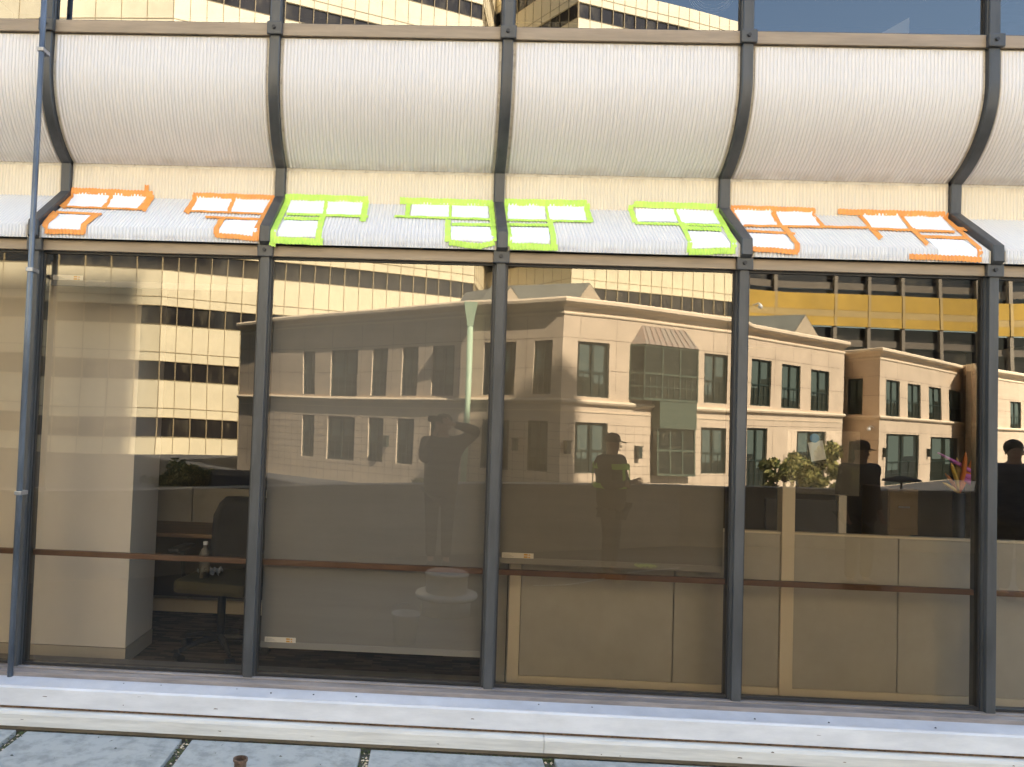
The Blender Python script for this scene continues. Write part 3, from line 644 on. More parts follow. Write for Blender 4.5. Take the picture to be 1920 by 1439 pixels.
CL = [
 (2, 'orange', 'far left by the pole', z1,
  [[(415,1090),(618,1093),(580,1178),(372,1170)],[(635,1090),(838,1105),(800,1185),(595,1178)],[(325,1210),(530,1215),(480,1300),(270,1290)]],
  [((405,1075),(862,1095),30),((402,1080),(350,1175),30),((628,1090),(584,1180),22),((848,1090),(797,1190),42),((365,1172),(800,1187),9),((828,1045),(826,1085),20),((320,1204),(575,1216),11),((318,1205),(255,1285),36),((545,1215),(470,1310),30),((255,1305),(480,1310),24)]),
 (2, 'orange', 'left of the second mullion', z1,
  [[(1110,1108),(1305,1120),(1283,1200),(1075,1190)],[(1325,1118),(1520,1128),(1490,1210),(1297,1200)],[(1265,1245),(1475,1245),(1440,1335),(1235,1320)]],
  [((1090,1100),(1550,1115),24),((1100,1105),(1048,1205),30),((1314,1112),(1286,1200),20),((1070,1195),(1490,1212),9),((1538,1112),(1440,1350),34),((1155,1230),(1475,1245),11),((1255,1235),(1218,1325),28),((1212,1325),(1450,1347),24)]),
 (3, 'green', 'right of the second mullion', pz,
  [[(545,376),(610,378),(605,404),(537,402)],[(614,377),(683,379),(680,407),(610,407)],[(533,415),(598,417),(593,446),(522,445)]],
  [((533,370),(690,375),10),((540,372),(511,462),11),((612,376),(607,410),6),((605,408),(598,450),10),((686,376),(680,418),10),((537,404.5),(690,409),4),((533,413),(605,414),5),((512,451),(606,455),11)]),
 (3, 'green', 'left of the middle mullion', z2,
  [[(400,1145),(605,1150),(603,1232),(390,1228)],[(625,1150),(825,1155),(828,1238),(620,1238)],[(617,1280),(835,1285),(850,1365),(617,1355)]],
  [((330,1132),(850,1147),32),((378,1148),(370,1232),22),((614,1150),(612,1240),12),((843,1140),(858,1362),26),((300,1226),(860,1244),11),((620,1272),(850,1276),15),((600,1245),(597,1362),28),((605,1368),(792,1392),28),((785,1388),(862,1368),24)]),
 (4, 'green', 'right of the middle mullion', z2,
  [[(935,1150),(1145,1155),(1150,1245),(935,1240)],[(1160,1155),(1375,1160),(1375,1250),(1175,1248)],[(948,1285),(1165,1290),(1170,1372),(948,1370)]],
  [((918,1140),(1380,1148),32),((926,1145),(922,1250),22),((932,1262),(946,1390),24),((1152,1155),(1165,1245),12),((1380,1150),(1402,1260),28),((935,1247),(1410,1256),10),((1170,1245),(1190,1400),28),((928,1275),(1170,1278),14),((945,1388),(1215,1397),32)]),
 (4, 'green', 'left of the fourth mullion', pz,
  [[(1192,392),(1263,393),(1272,418),(1193,417)],[(1267,393),(1337,396),(1351,422),(1277,420)],[(1285,436),(1352,438),(1368,466),(1292,467)]],
  [((1188,384),(1342,389),10),((1183,385),(1191,419),9),((1190,421),(1355,426),4),((1265,393),(1275,420),5),((1343,392),(1375,466),11),((1277,420),(1291,474),8),((1283,431),(1352,434),6),((1290,474),(1377,471),10)]),
 (5, 'orange', 'right of the fourth mullion', z3,
  [[(285,1178),(495,1185),(532,1272),(335,1275)],[(527,1192),(740,1195),(780,1275),(560,1278)],[(357,1320),(570,1325),(618,1408),(390,1405)]],
  [((268,1170),(740,1184),22),((280,1180),(378,1395),28),((510,1190),(545,1280),26),((735,1185),(792,1290),18),((340,1279),(1035,1290),11),((350,1308),(630,1325),12),((565,1285),(638,1430),28),((380,1402),(642,1422),24)]),
 (5, 'orange', 'left of the rightmost mullion', pz,
  [[(1618,402),(1685,403),(1703,433),(1635,430)],[(1695,405),(1767,407),(1787,436),(1713,434)],[(1735,450),(1803,452),(1832,486),(1757,482)]],
  [((1570,398),(1771,403),9),((1612,404),(1651,450),9),((1690,404),(1710,435),6),((1771,404),(1836,480),13),((1634,432),(1789,438),4),((1727,447),(1810,450),5),((1710,433),(1738,462),7),((1793,433),(1826,434),6),((1703,482),(1838,488),9)]),
]
names3 = ['inner', 'outer', 'lower']
for ci, (bay, colr, where, zf, papers, tapes) in enumerate(CL):
    for k, q in enumerate(papers):
        first = ['left', 'right'][k] if k < 2 else 'lower'
        o = drape([zf(*p) for p in q], bay, 0.0066, 'paper_sheet', 'paper', None, 0.010, 0.12, seed=ci*5+k)
        lab = ('upper %s white sheet in the %s tape frames %s' % (first, colr, where)) if k < 2 else ('single lower white sheet in the %s tape frames %s' % (colr, where))
        tag(o, lab, 'paper', 'white paper sheets taped on the skirts')
    t = thing('masking_tape', '%s masking tape framing three white sheets, %s' % (colr, where), 'tape', colr+' masking tape on the skirts')
    for k, (p0, p1, wd) in enumerate(tapes):
        f = 3.0 if zf is not pz else 1.0
        strip(zf(*p0), zf(*p1), wd/f, bay, colr, t, k)

# ------------------------------------------------------------------ roof terrace in front
yr_ = atz(640, 1400, 0).y-0.64
struct(MB().box(-22, 24, yr_, YD+0.3, -0.5, -0.03).build('ground', 'soil'))
struct(MB().box(-22, 24, -4.2, yr_-0.001, -0.5, -0.004).build('terrace_roofing', 'roofing'))
pm = MB(); jz = []
jx = [atz(22, 1382, 0).x, atz(330, 1412, 0).x, atz(683, 1420, 0).x, atz(1033, 1433, 0).x]
stp = (jx[3]-jx[0])/3
yedge = atz(640, 1400, 0).y
gxs = [jx[0]-stp*k for k in range(14, 0, -1)]+jx+[jx[3]+stp*k for k in range(1, 18)]
for r_ in range(1):
    y1_ = yedge; y0_ = y1_-0.60
    for a, b in zip(gxs, gxs[1:]):
        if y0_ < -3.9 and b > -10: continue
        dz_ = rnd.uniform(-0.006, 0.004)
        pm.cbox(a+0.03+rnd.uniform(-.005, .005), b-0.03+rnd.uniform(-.005, .005), y0_+rnd.uniform(-.006, .006), y1_+rnd.uniform(-.010, .006), -0.05, dz_, 0.006)
struct(pm.build('paving', 'paver'))
# moss and grit in the joints
mb = MB()
def blob(mb, p, s):
    n = 5; z = p[2]; a0 = rnd.random()*6
    vs = [(p[0]+s*math.cos(a0+6.283*k/n)*rnd.uniform(.6, 1.3), p[1]+s*math.sin(a0+6.283*k/n)*rnd.uniform(.6, 1.3), z) for k in range(n)]+[(p[0], p[1], z+s*rnd.uniform(.4, .9))]
    mb.add(vs, [(k, (k+1) % n, n) for k in range(n)])
for k in range(5200):
    x = rnd.uniform(-3.2, 4.5)
    dens = 0.5+0.5*math.sin(x*4.1)*math.sin(x*1.7+1)
    if rnd.random() > dens+0.15: continue
    blob(mb, (x, rnd.uniform(yedge-0.008, 4.27), rnd.uniform(-0.03, -0.012)), rnd.uniform(0.003, 0.010))
for g in gxs:
    if -3.5 < g < 4:
        for k in range(260): blob(mb, (g+rnd.gauss(0, 0.014), rnd.uniform(3.2, yedge), rnd.uniform(-0.03, -0.016)), rnd.uniform(0.003, 0.009))
tag(mb.build('moss', 'moss'), None, None, None, 'stuff')['label'] = 'green moss in the joints between pavers and ledge'
mb = MB()
for k in range(900):
    g = rnd.choice(gxs[10:22]) if rnd.random() < .6 else None
    x, y = (g+rnd.gauss(0, 0.012), rnd.uniform(3.3, yedge)) if g else (rnd.uniform(-3.2, 4.5), rnd.uniform(yedge-.02, 4.24))
    blob(mb, (x, y, -0.024), rnd.uniform(0.004, 0.011))
o = mb.build('gravel', 'stone_trim'); o['kind'] = 'stuff'; o['label'] = 'tan grit lying in the paver joints'
mb = MB(); rl = random.Random(21)
for k in range(70):
    x, y = rl.uniform(-2.6, 3.4), rl.uniform(3.6, yedge+.03); a = rl.random()*6.28; l_ = rl.uniform(.004, .014)
    dx_, dy_ = l_*math.cos(a), l_*math.sin(a)
    mb.add([(x-dx_, y-dy_, .006), (x+dy_*.4, y-dx_*.4, .011), (x+dx_, y+dy_, .007), (x-dy_*.4, y+dx_*.4, .0065)], [(0, 1, 2, 3)])
o = mb.build('litter', 'soil'); o['kind'] = 'stuff'; o['label'] = 'dry leaf bits scattered over the pale paving'
# rusty pipe stub
pc = at(451, 1422, 3.86)
t = thing('pipe_stub', 'short rusty open pipe stub standing up from the paving', 'pipe')
MB().lathe([(0.030, 0), (0.030, 0.07), (0.036, 0.072), (0.036, pc.z), (0.029, pc.z), (0.029, 0.0), (0.02, 0.0)], (pc.x, pc.y, 0), 24).build('pipe_body', 'rust', t)
MB().lathe([(0.0, 0), (0.05, 0), (0.05, 0.006), (0.0, 0.006)], (pc.x, pc.y, 0), 24).build('flange', 'rust', t)
# mushroom vent and bucket (seen in the glass)
vp = mir(atz(838, 1150, 0.0)); vd = 2*GY-vp.y; vx = at(838, 1110, vd).x; r1 = 57/1450*vd; r2 = 41/1450*vd
z_a = at(838, 1112, vd).z; z_b = at(838, 1076, vd).z
t = thing('roof_vent', 'squat grey mushroom roof vent on the terrace paving, reflected in the glass', 'vent')
MB().lathe([(0, 0), (r1*0.8, 0), (r1*0.8, z_a-0.05), (r1*0.75, z_a-0.05)], (vx, vp.y, 0), 32).build('vent_collar', 'vent', t, True)
MB().lathe([(0, z_a-0.04), (r1, z_a-0.04), (r1*1.02, z_a-0.02), (r1, z_a), (r2*0.98, z_a+0.005), (0, z_a+0.005)], (vx, vp.y, 0), 32).build('flared_rim', 'vent', t, True)
MB().lathe([(r2*0.95, z_a+0.006), (r2*0.95, z_b-0.02), (r2, z_b-0.015), (r2, z_b), (r2*0.9, z_b+0.012), (0, z_b+0.018)], (vx, vp.y, 0), 32).build('cap', 'vent', t, True)
bp2 = mir(atz(760, 1205, 0.0)); 
t = thing('plastic_bucket', 'clear plastic bucket beside the mushroom vent, reflected in the glass', 'bucket')
MB().lathe([(0, 0.005), (0.085, 0.005), (0.11, 0.22), (0.12, 0.225), (0.12, 0.235), (0.105, 0.235), (0.083, 0.01)], (bp2.x, bp2.y, 0.0), 26).build('bucket_body', 'bottle', t, True)
MB().tube([(bp2.x+0.118*math.cos(a*math.pi/12), bp2.y+0.02, 0.23+0.09*math.sin(a*math.pi/12)) for a in range(13)], 0.003, 5).build('handle', 'steel', t)
gp = mir(atz(1208, 1064, 0.0))
mb = MB(); n = 10
vs = [(gp.x+0.26*(i/n-.5), gp.y+0.14*(j/n-.5), 0.02+0.02*math.sin(i*1.9+j*1.1)*math.cos(i*.7-j*1.7)) for i in range(n+1) for j in range(n+1)]
mb.add(vs, [(i*(n+1)+j, (i+1)*(n+1)+j, (i+1)*(n+1)+j+1, i*(n+1)+j+1) for i in range(n) for j in range(n)])
tag(mb.build('tape_scrap', 'green'), 'crumpled scrap of green tape lying on the paving, reflected in the glass', 'scrap')
l = [(1000, 1098), (1060, 1096), (1110, 1088), (1180, 1073), (1270, 1066)]
tag(MB().tube([mir(atz(x, y, 0.006)) for x, y in l], 0.005, 6).build('rope', 'white'), 'thin pale rope lying across the paving beside the green scrap', 'rope')

# parapet round the terrace
pw = [(-14, 6.2), (-3.1, 0.75), (-1.2, -0.62), (3.7, -2.95), (7.5, -3.25), (24, -3.6)]
def wallseg(pts, z0, z1, th, name, m, parent=None):
    mb = MB(); L = [V(p) for p in pts]; off = []
    for i, p in enumerate(L):
        t = (L[min(i+1, len(L)-1)]-L[max(i-1, 0)]).normalized(); off.append(V((-t.y, t.x))*th/2)
    vs = []
    for p, o in zip(L, off): vs += [(p.x-o.x, p.y-o.y, z0), (p.x+o.x, p.y+o.y, z0), (p.x+o.x, p.y+o.y, z1), (p.x-o.x, p.y-o.y, z1)]
    n = len(L)
    mb.add(vs, [(i*4+k, i*4+(k+1) % 4, i*4+4+(k+1) % 4, i*4+4+k) for i in range(n-1) for k in range(4)]+[(0, 1, 2, 3), tuple((n-1)*4+k for k in (3, 2, 1, 0))])
    return mb.build(name, m, parent)
PZ = 0.93
t = thing('parapet_wall', 'low rendered parapet wall round the terrace behind the people, reflected in the glass', 'wall')
wallseg(pw, -3, PZ-0.06, 0.2, 'wall', 'parapet', t)
wallseg(pw, PZ-0.058, PZ, 0.27, 'coping', 'parapet', t)

# ------------------------------------------------------------------ street level
GZ = -2.2
mb = MB().box(-400, 400, -500, 400, GZ-0.3, GZ)
struct(mb.build('street', 'asphalt'))

# ------------------------------------------------------------------ tan two-storey building (seen in the glass)
annex = thing('tan_building', 'two storey tan stone building with rounded cornice and green framed windows, reflected in the glass', 'building')
ZC = EYE+6.2       # cornice top
def cpt(x, y):     # corner of the cornice seen at a pixel, in mirror space
    return atz(x, y, ZC)
C = [cpt(452, 604), cpt(512, 598), cpt(876, 567), cpt(1058, 556), cpt(1384, 600), cpt(1407, 613), cpt(1588, 647), cpt(1583, 665), cpt(1657, 658), cpt(1812, 690), cpt(1840, 684), cpt(1960, 700)]
if C[7].x > C[6].x+20: pass
P = [mir(c) for c in C]
ZBELT = EYE+1.22
BACK = V((0.25, -1, 0)).normalized()
def on_wall(p0, p1, x, y):
    """where the mirrored ray through pixel x, y meets the wall p0-p1: (distance along it, height)"""
    d = ray(x, y); q0 = V((p0.x, 2*GY-p0.y)); q1 = V((p1.x, 2*GY-p1.y)); e = q1-q0; L = e.length; e /= L; n = V((-e.y, e.x))
    t = q0.dot(n)/(d.x*n.x+d.y*n.y); h = V((d.x*t, d.y*t))
    return (h-q0).dot(e), d.z*t+EYE
def rect_wall(p0, p1, z0, z1, wins, parent, m, tile=False, depth=0.16, style=0):
    """wall with real openings; wins in (u0, u1, za, zb)"""
    e = (p1-p0); e.z = 0; L = e.length; e /= L; n = V((e.y, -e.x, 0))
    if n.y < 0: n = -n      # outward: towards the terrace
    W = lambda u, z, o=0.0: V((p0.x, p0.y, 0))+e*u+V((0, 0, z))+n*o
    us = sorted({0, L}|{u for w_ in wins for u in w_[:2]}); zs = sorted({z0, z1}|{z for w_ in wins for z in w_[2:]})
    mb = MB()
    for a, b in zip(us, us[1:]):
        for c_, d_ in zip(zs, zs[1:]):
            um, zm = (a+b)/2, (c_+d_)/2
            if any(w_[0] < um < w_[1] and w_[2] < zm < w_[3] for w_ in wins): continue
            mb.quad(W(a, c_), W(b, c_), W(b, d_), W(a, d_))
    for (a, b, c_, d_) in wins:
        for q in ((a, c_, b, c_), (b, c_, b, d_), (b, d_, a, d_), (a, d_, a, c_)):
            mb.quad(W(q[0], q[1]), W(q[2], q[3]), W(q[2], q[3], -depth), W(q[0], q[1], -depth))
    wo = mb.build('wall', m, parent)
    for (a, b, c_, d_) in wins:
        fr = MB(); fw_ = 0.07
        def bar(ua, ub, za, zb, o0=-depth+0.0, o1=-depth+0.07):
            fr.obox(W((ua+ub)/2, (za+zb)/2, (o0+o1)/2), e, n, V((0, 0, 1)), (ub-ua)/2, (o1-o0)/2, (zb-za)/2)
        bar(a, a+fw_, c_, d_); bar(b-fw_, b, c_, d_); bar(a+fw_, b-fw_, c_, c_+fw_); bar(a+fw_, b-fw_, d_-fw_, d_)
        if b-a > 0.9: bar((a+b)/2-0.05, (a+b)/2+0.05, c_+fw_, d_-fw_)
        zm = c_+(d_-c_)*0.45; bar(a+fw_, b-fw_, zm-0.045, zm+0.045, -depth+0.003, -depth+0.06)
        nn = 2 if b-a < 0.9 else 4
        for k in range(1, nn):
            u = a+(b-a)*k/nn
            if abs(u-(a+b)/2) > 0.02 or b-a < 0.9: bar(u-0.018, u+0.018, c_+fw_, zm-0.045, -depth+0.003, -depth+0.045)
        bar(a+fw_, b-fw_, c_+(zm-c_)*0.5-0.018, c_+(zm-c_)*0.5+0.018, -depth+0.004, -depth+0.04)
        f = fr.build('window', 'win_frame', parent)
        MB().quad(W(a, c_, -depth+0.012), W(b, c_, -depth+0.012), W(b, d_, -depth+0.012), W(a, d_, -depth+0.012)).build('pane', 'win_dark', f)
        bl = MB(); rr = random.Random(int(a*100+c_*10))
        for k in range(2):
            ua = a+(b-a)*(0.12+0.46*k); ub = ua+(b-a)*0.30; zt_ = d_-0.12; zb_ = d_-(d_-c_)*rr.uniform(.35, .85)
            bl.quad(W(ua, zb_, -depth+0.016), W(ub, zb_, -depth+0.016), W(ub, zt_, -depth+0.016), W(ua, zt_, -depth+0.016))
        bl.build('window_blind', 'curtain', f)
    # joints
    jb = MB(); o = 0.004
    def hj(z, ua, ub, w_=0.02): jb.obox(W((ua+ub)/2, z, o/2), e, n, V((0, 0, 1)), (ub-ua)/2, o/2, w_/2)
    def vj(u, za, zb, w_=0.018): jb.obox(W(u, (za+zb)/2, o/2), e, n, V((0, 0, 1)), w_/2, o/2, (zb-za)/2)
    def free(u, z): return not any(w_[0]-.02 < u < w_[1]+.02 and w_[2]-.02 < z < w_[3]+.02 for w_ in wins)
    def hline(z, w_=0.02):
        segs = [0]+sorted([q for x in wins if x[2]-.02 < z < x[3]+.02 for q in x[:2]])+[L]
        for a, b in zip(segs[::2], segs[1::2]):
            if b-a > 0.05: hj(z, a, b, w_)
    def vline(u, za, zb, w_=0.018):
        segs = [za]+sorted([q for x in wins if x[0]-.02 < u < x[1]+.02 for q in x[2:]])+[zb]
        for a, b in zip(segs[::2], segs[1::2]):
            if b-a > 0.05: vj(u, a, b, w_)
    zt_ = [w_[3] for w_ in wins]
    if not tile:
        top = max(zt_) if zt_ else z0+3
        hline(top+0.12); hline(z0+1.5)
        u = 1.1
        while u < L-0.4: vline(u, z0+0.4, z1-0.6, 0.016); u += 2.4
    else:
        z = z1-1.2
        while z > z0+0.3: hline(z, 0.016); z -= 0.42
        u = 0.5
        while u < L-0.2: vline(u, z0, z1-1.2, 0.014); u += 0.62
    if jb.v: jb.build('wall_joints', 'stone_joint', parent)
    return wo
def band(pts, prof, name, m, parent):
    """moulding swept along a chain of plan points; prof = (out, z)"""
    L = [V((p.x, p.y)) for p in pts]; ns = []
    for a, b in zip(L, L[1:]):
        t = (b-a).normalized(); n = V((t.y, -t.x)); n = n if n.y > 0 or abs(n.y) < 0.05 and n.x < 0 else -n
        ns.append(n)
    rows = []
    for i, p in enumerate(L):
        if i == 0: d = ns[0]
        elif i == len(L)-1: d = ns[-1]
        else:
            d = ns[i-1]+ns[i]; d = d/max(0.5, (d.length_squared/2))
        rows.append([(p.x+d.x*o, p.y+d.y*o, z) for o, z in prof])
    m_ = len(prof); mb = MB().add([q for r_ in rows for q in r_], [(i*m_+k, i*m_+(k+1) % m_, (i+1)*m_+(k+1) % m_, (i+1)*m_+k) for i in range(len(L)-1) for k in range(m_)]+[tuple(range(m_)), tuple(range((len(L)-1)*m_, len(L)*m_))[::-1]])
    return mb.build(name, m, parent)
def cprof(z, s=1.0):
    return [(-0.1, z-0.62*s), (0.05*s, z-0.62*s), (0.07*s, z-0.5*s), (0.14*s, z-0.45*s), (0.20*s, z-0.40*s), (0.33*s, z-0.36*s), (0.42*s, z-0.26*s), (0.42*s, z-0.12*s), (0.34*s, z-0.03*s), (0.22*s, z), (-0.1, z)]
def bprof(z):
    return [(-0.1, z-0.30), (0.04, z-0.28), (0.06, z-0.22), (0.17, z-0.19), (0.21, z-0.10), (0.17, z-0.02), (0.10, z), (-0.1, z)]
segs = {  # wall index -> (upper windows, lower windows) in photograph pixels (x0, x1, ytop, ybottom)
 1: ([(572,594,657,735),(622,671,654,738),(697,725,652,737),(752,782,650,737),(808,850,648,738)], [(567,590,775,855),(614,665,778,862),(690,718,780,865),(743,775,781,870),(805,835,783,872)]),
 2: ([(905,920,642,738),(942,965,640,738),(1000,1035,638,738)], [(903,955,785,882),(990,1028,787,885)]),
 3: ([(1083,1142,643,743),(1320,1363,665,753)], [(1077,1137,790,887),(1313,1360,797,883)]),
 5: ([(1415,1453,680,763),(1473,1508,690,768),(1527,1560,700,773)], [(1408,1447,802,912),(1502,1555,810,915)]),
 7: ([(1593,1623,715,780)], [(1597,1620,830,915)]),
 8: ([(1668,1694,718,785),(1709,1733,725,790),(1748,1771,730,792),(1785,1809,735,793)], [(1668,1728,818,917),(1749,1800,823,917)]),
 10: ([(1885,1905,745,800)], []),
}
def zr(v): return v
for i in range(len(P)-1):
    p0, p1 = P[i], P[i+1]
    uw, lw_ = segs.get(i, ([], []))
    def conv(l, p0=p0, p1=p1, lo=None, hi=None):
        out = []
        for (xa, xb, ya, yb) in l:
            ua, za = on_wall(p0, p1, xa, (ya+yb)/2); ub, zb_ = on_wall(p0, p1, xb, (ya+yb)/2)
            _, zt_ = on_wall(p0, p1, (xa+xb)/2, ya); _, zb_ = on_wall(p0, p1, (xa+xb)/2, yb)
            L = (p1-p0).length
            ua, ub = max(0.05, min(ua, ub)), min(L-0.05, max(ua, ub))
            if ub-ua < 0.15: continue
            out.append((ua, ub, max(lo+0.02, zb_), min(hi-0.5, zt_)))
        return out
    rect_wall(p0, p1, ZBELT, ZC-0.3, conv(uw, lo=ZBELT, hi=ZC-0.3), annex, 'stone')
    rect_wall(p0, p1, GZ, ZBELT, conv(lw_, lo=GZ, hi=ZBELT), annex, 'stone', tile=(i in (1, 2, 3)))
band(P[:7], cprof(ZC), 'cornice', 'stone_trim', annex); band(P[7:], cprof(ZC), 'cornice', 'stone_trim', annex)
band(P[:7], bprof(ZBELT), 'belt_course', 'stone_trim', annex); band(P[7:], bprof(ZBELT), 'belt_course', 'stone_trim', annex)
band(P[:7], [(-.1, ZC-.86), (.05, ZC-.86), (.07, ZC-.80), (.05, ZC-.74), (-.1, ZC-.74)], 'frieze', 'stone_trim', annex); band(P[7:], [(-.1, ZC-.86), (.05, ZC-.86), (.07, ZC-.80), (.05, ZC-.74), (-.1, ZC-.74)], 'frieze', 'stone_trim', annex)
band(P[:7], [(-.1, ZBELT-.62), (.03, ZBELT-.62), (.04, ZBELT-.56), (-.1, ZBELT-.55)], 'string_course', 'stone_trim', annex)
# flat roof
rf = MB(); pts = [(p.x, p.y) for p in P]
bk_ = [(P[-1].x+6, P[-1].y-30), (P[0].x+9, P[0].y-24)]
allp = pts+bk_
rf.add([(x, y, ZC-0.12) for x, y in allp], [tuple(range(len(allp)))]); rf.build('roof', 'roof_metal', annex)
for a, b in ((P[-1], V((*bk_[0], 0))), (V((*bk_[0], 0)), V((*bk_[1], 0))), (V((*bk_[1], 0)), P[0])):
    MB().quad((a.x, a.y, GZ), (b.x, b.y, GZ), (b.x, b.y, ZC-0.1), (a.x, a.y, ZC-0.1)).build('wall', 'stone', annex)
# gabled roof lights behind the cornice
def gable(xa, xb, ytop, ybase, e, dist, name='gable_roof'):
    """a gable prism: front triangle between pixels xa and xb, ridge running along e"""
    ca, cb = atz(xa, ybase, ZC), atz(xb, ybase, ZC)
    a, b = mir(ca), mir(cb); a = a+V((0, -1.0, 0)); b = b+V((0, -1.0, 0)); mid = (a+b)/2
    dd = 2*GY-mid.y; zt_ = at((xa+xb)/2, ytop, dd).z
    off = V((e[0], e[1], 0))
    f = [V((a.x, a.y, ZC-.2)), V((b.x, b.y, ZC-.2)), V((mid.x, mid.y, zt_))]
    g = [q+off for q in f]
    MB().add(f+g, [(0, 1, 2), (3, 5, 4)]).build('gable_wall', 'stone_trim', annex)
    out = V((0, 0, 0.05))
    MB().add([f[0]+out, f[2]+out, g[2]+out, g[0]+out, f[1]+out, g[1]+out], [(0, 1, 2, 3), (1, 4, 5, 2)]).build(name, 'roof_metal', annex)
gable(1082, 1140, 532, 560, (-4.8, -1.8), 0)
gable(932, 985, 538, 562, (-2.2, -3), 0)
gable(1499, 1560, 597, 638, (-3.4, -1.6), 0)
# oriel with copper hood on the long wall
def oriel():
    p0, p1 = P[3], P[4]; e = (p1-p0); e.z = 0; L = e.length; e /= L; n = V((e.y, -e.x, 0)); n = n if n.y > 0 else -n
    W = lambda u, z, o=0.0: V((p0.x, p0.y, 0))+e*u+V((0, 0, z))+n*o
    ua, _ = on_wall(p0, p1, 1180, 700); ub, _ = on_wall(p0, p1, 1303, 700); _, zt_ = on_wall(p0, p1, 1240, 653); _, zb_ = on_wall(p0, p1, 1240, 750)
    uc, _ = on_wall(p0, p1, 1220, 840); _, zh = on_wall(p0, p1, 1240, 617); _, zl = on_wall(p0, p1, 1260, 800)
    dp = 0.55; ch = 0.45
    ring = [(ua, 0), (ua+ch, dp), (ub-ch, dp), (ub, 0)]
    o_ = MB()
    hood = [W(u, zt_, o*1.12+0.04) for u, o in ring]+[W(ua+ch+0.3, zh, 0.0), W(ub-ch-0.3, zh, 0.0)]
    MB().add(hood, [(0, 1, 4), (1, 2, 5, 4), (2, 3, 5), (0, 1, 2, 3)]).build('hood', 'copper', annex)
    cm = MB()
    for (a, b) in zip(ring, ring[1:]):
        cm.quad(W(a[0], zb_, a[1]), W(b[0], zb_, b[1]), W(b[0], zt_, b[1]), W(a[0], zt_, a[1]))
    ow = cm.build('oriel_window', 'win_dark', annex)
    fb = MB()
    for (a, b) in zip(ring, ring[1:]):
        A, B = W(a[0], 0, a[1]+0.01), W(b[0], 0, b[1]+0.01); t_ = (B-A).normalized(); nn = V((t_.y, -t_.x, 0)); nn = nn if nn.y > 0 else -nn; LL = (B-A).length
        k = 3 if LL > 1 else 1
        for j in range(k+1): fb.obox(A+t_*LL*j/k+V((0, 0, (zb_+zt_)/2)), t_, nn, V((0, 0, 1)), 0.045, 0.03, (zt_-zb_)/2)
        for q_ in range(1, 3*k):
            fb.obox(A+t_*LL*q_/(3*k)+V((0, 0, zb_+(zt_-zb_)*.25)), t_, nn, V((0, 0, 1)), 0.02, 0.028, (zt_-zb_)*.23)
        for zz_, hh in ((zb_+0.06, .06), (zt_-0.06, .06), (zb_+(zt_-zb_)*.48, .045), (zb_+(zt_-zb_)*.25, .03)):
            fb.obox((A+B)/2+V((0, 0, zz_)), t_, nn, V((0, 0, 1)), LL/2, 0.032, hh)
    fb.build('frame', 'win_frame2', ow)
    rb_ = MB()
    for j in range(9):
        f_ = (j+.5)/9; rb_.tube([W(ua+ch+(ub-ua-2*ch)*f_, zt_+.03, dp*1.12+.05), W(ua+ch+0.3+(ub-ua-2*ch-.6)*f_, zh, 0.03)], .02, 4)
    rb_.build('hood_seams', 'copper', annex)
    # green spandrel and lower window
    MB().obox(W((uc+ub-ch)/2, (zb_+zl)/2, 0.28), e, n, V((0, 0, 1)), (ub-ch-uc)/2, 0.28, (zb_-zl)/2-0.003).build('green_spandrel', 'win_frame2', annex)
    lw2 = MB(); _, zf = on_wall(p0, p1, 1260, 888)
    lw2.obox(W((uc+ub-ch)/2, (zl+zf)/2, 0.2), e, n, V((0, 0, 1)), (ub-ch-uc)/2, 0.2, (zl-zf)/2-0.003); q = lw2.build('lower_oriel_window', 'win_dark', annex)
    fb = MB()
    for j in range(4): fb.obox(W(uc+(ub-ch-uc)*j/3, (zl+zf)/2, 0.41), e, n, V((0, 0, 1)), 0.05, 0.03, (zl-zf)/2)
    for zz_ in (zf+.06, (zl+zf)/2+0.1, zl-.06): fb.obox(W((uc+ub-ch)/2, zz_, 0.41), e, n, V((0, 0, 1)), (ub-ch-uc)/2, 0.033, 0.055)
    fb.build('frame', 'win_frame2', q)
    for x_, y_, k in ((1060, 838, 3), (1192, 846, 3), (1377, 850, 3), (970, 834, 2), (727, 826, 1), (1663, 852, 8), (1743, 853, 8)):
        p0, p1 = P[k], P[k+1]; e2 = (p1-p0); e2.z = 0; e2.normalize(); n2 = V((e2.y, -e2.x, 0)); n2 = n2 if n2.y > 0 else -n2
        u, z = on_wall(p0, p1, x_, y_); u = max(.2, u)
        c_ = V((p0.x, p0.y, 0))+e2*u+V((0, 0, z))+n2*0.16
        MB().obox(c_, e2, n2, V((0, 0, 1)), 0.13, 0.10, 0.30).obox(c_+V((0, 0, .33)), e2, n2, V((0, 0, 1)), 0.16, 0.14, 0.03).obox(c_-n2*.12, e2, n2, V((0, 0, 1)), 0.04, 0.04, 0.05).build('wall_lamp', 'win_frame', annex)
oriel()
# pale green downpipe with hopper head
dp_ = P[2]+V((0.15, 0.55, 0)); 
MB().tube([(dp_.x, dp_.y, GZ), (dp_.x, dp_.y, ZC-1.35)], 0.16, 16).build('downpipe', 'pipe_green', annex, True)
MB().add([(dp_.x+sx_*w_, dp_.y+sy_*w_, z) for w_, z in ((0.16, ZC-1.35), (0.19, ZC-1.1), (0.36, ZC-0.15)) for sx_, sy_ in ((-1, -1), (1, -1), (1, 1), (-1, 1))], [(0, 1, 5, 4), (1, 2, 6, 5), (2, 3, 7, 6), (3, 0, 4, 7), (4, 5, 9, 8), (5, 6, 10, 9), (6, 7, 11, 10), (7, 4, 8, 11), (8, 9, 10, 11)]).build('hopper_head', 'pipe_green', annex)
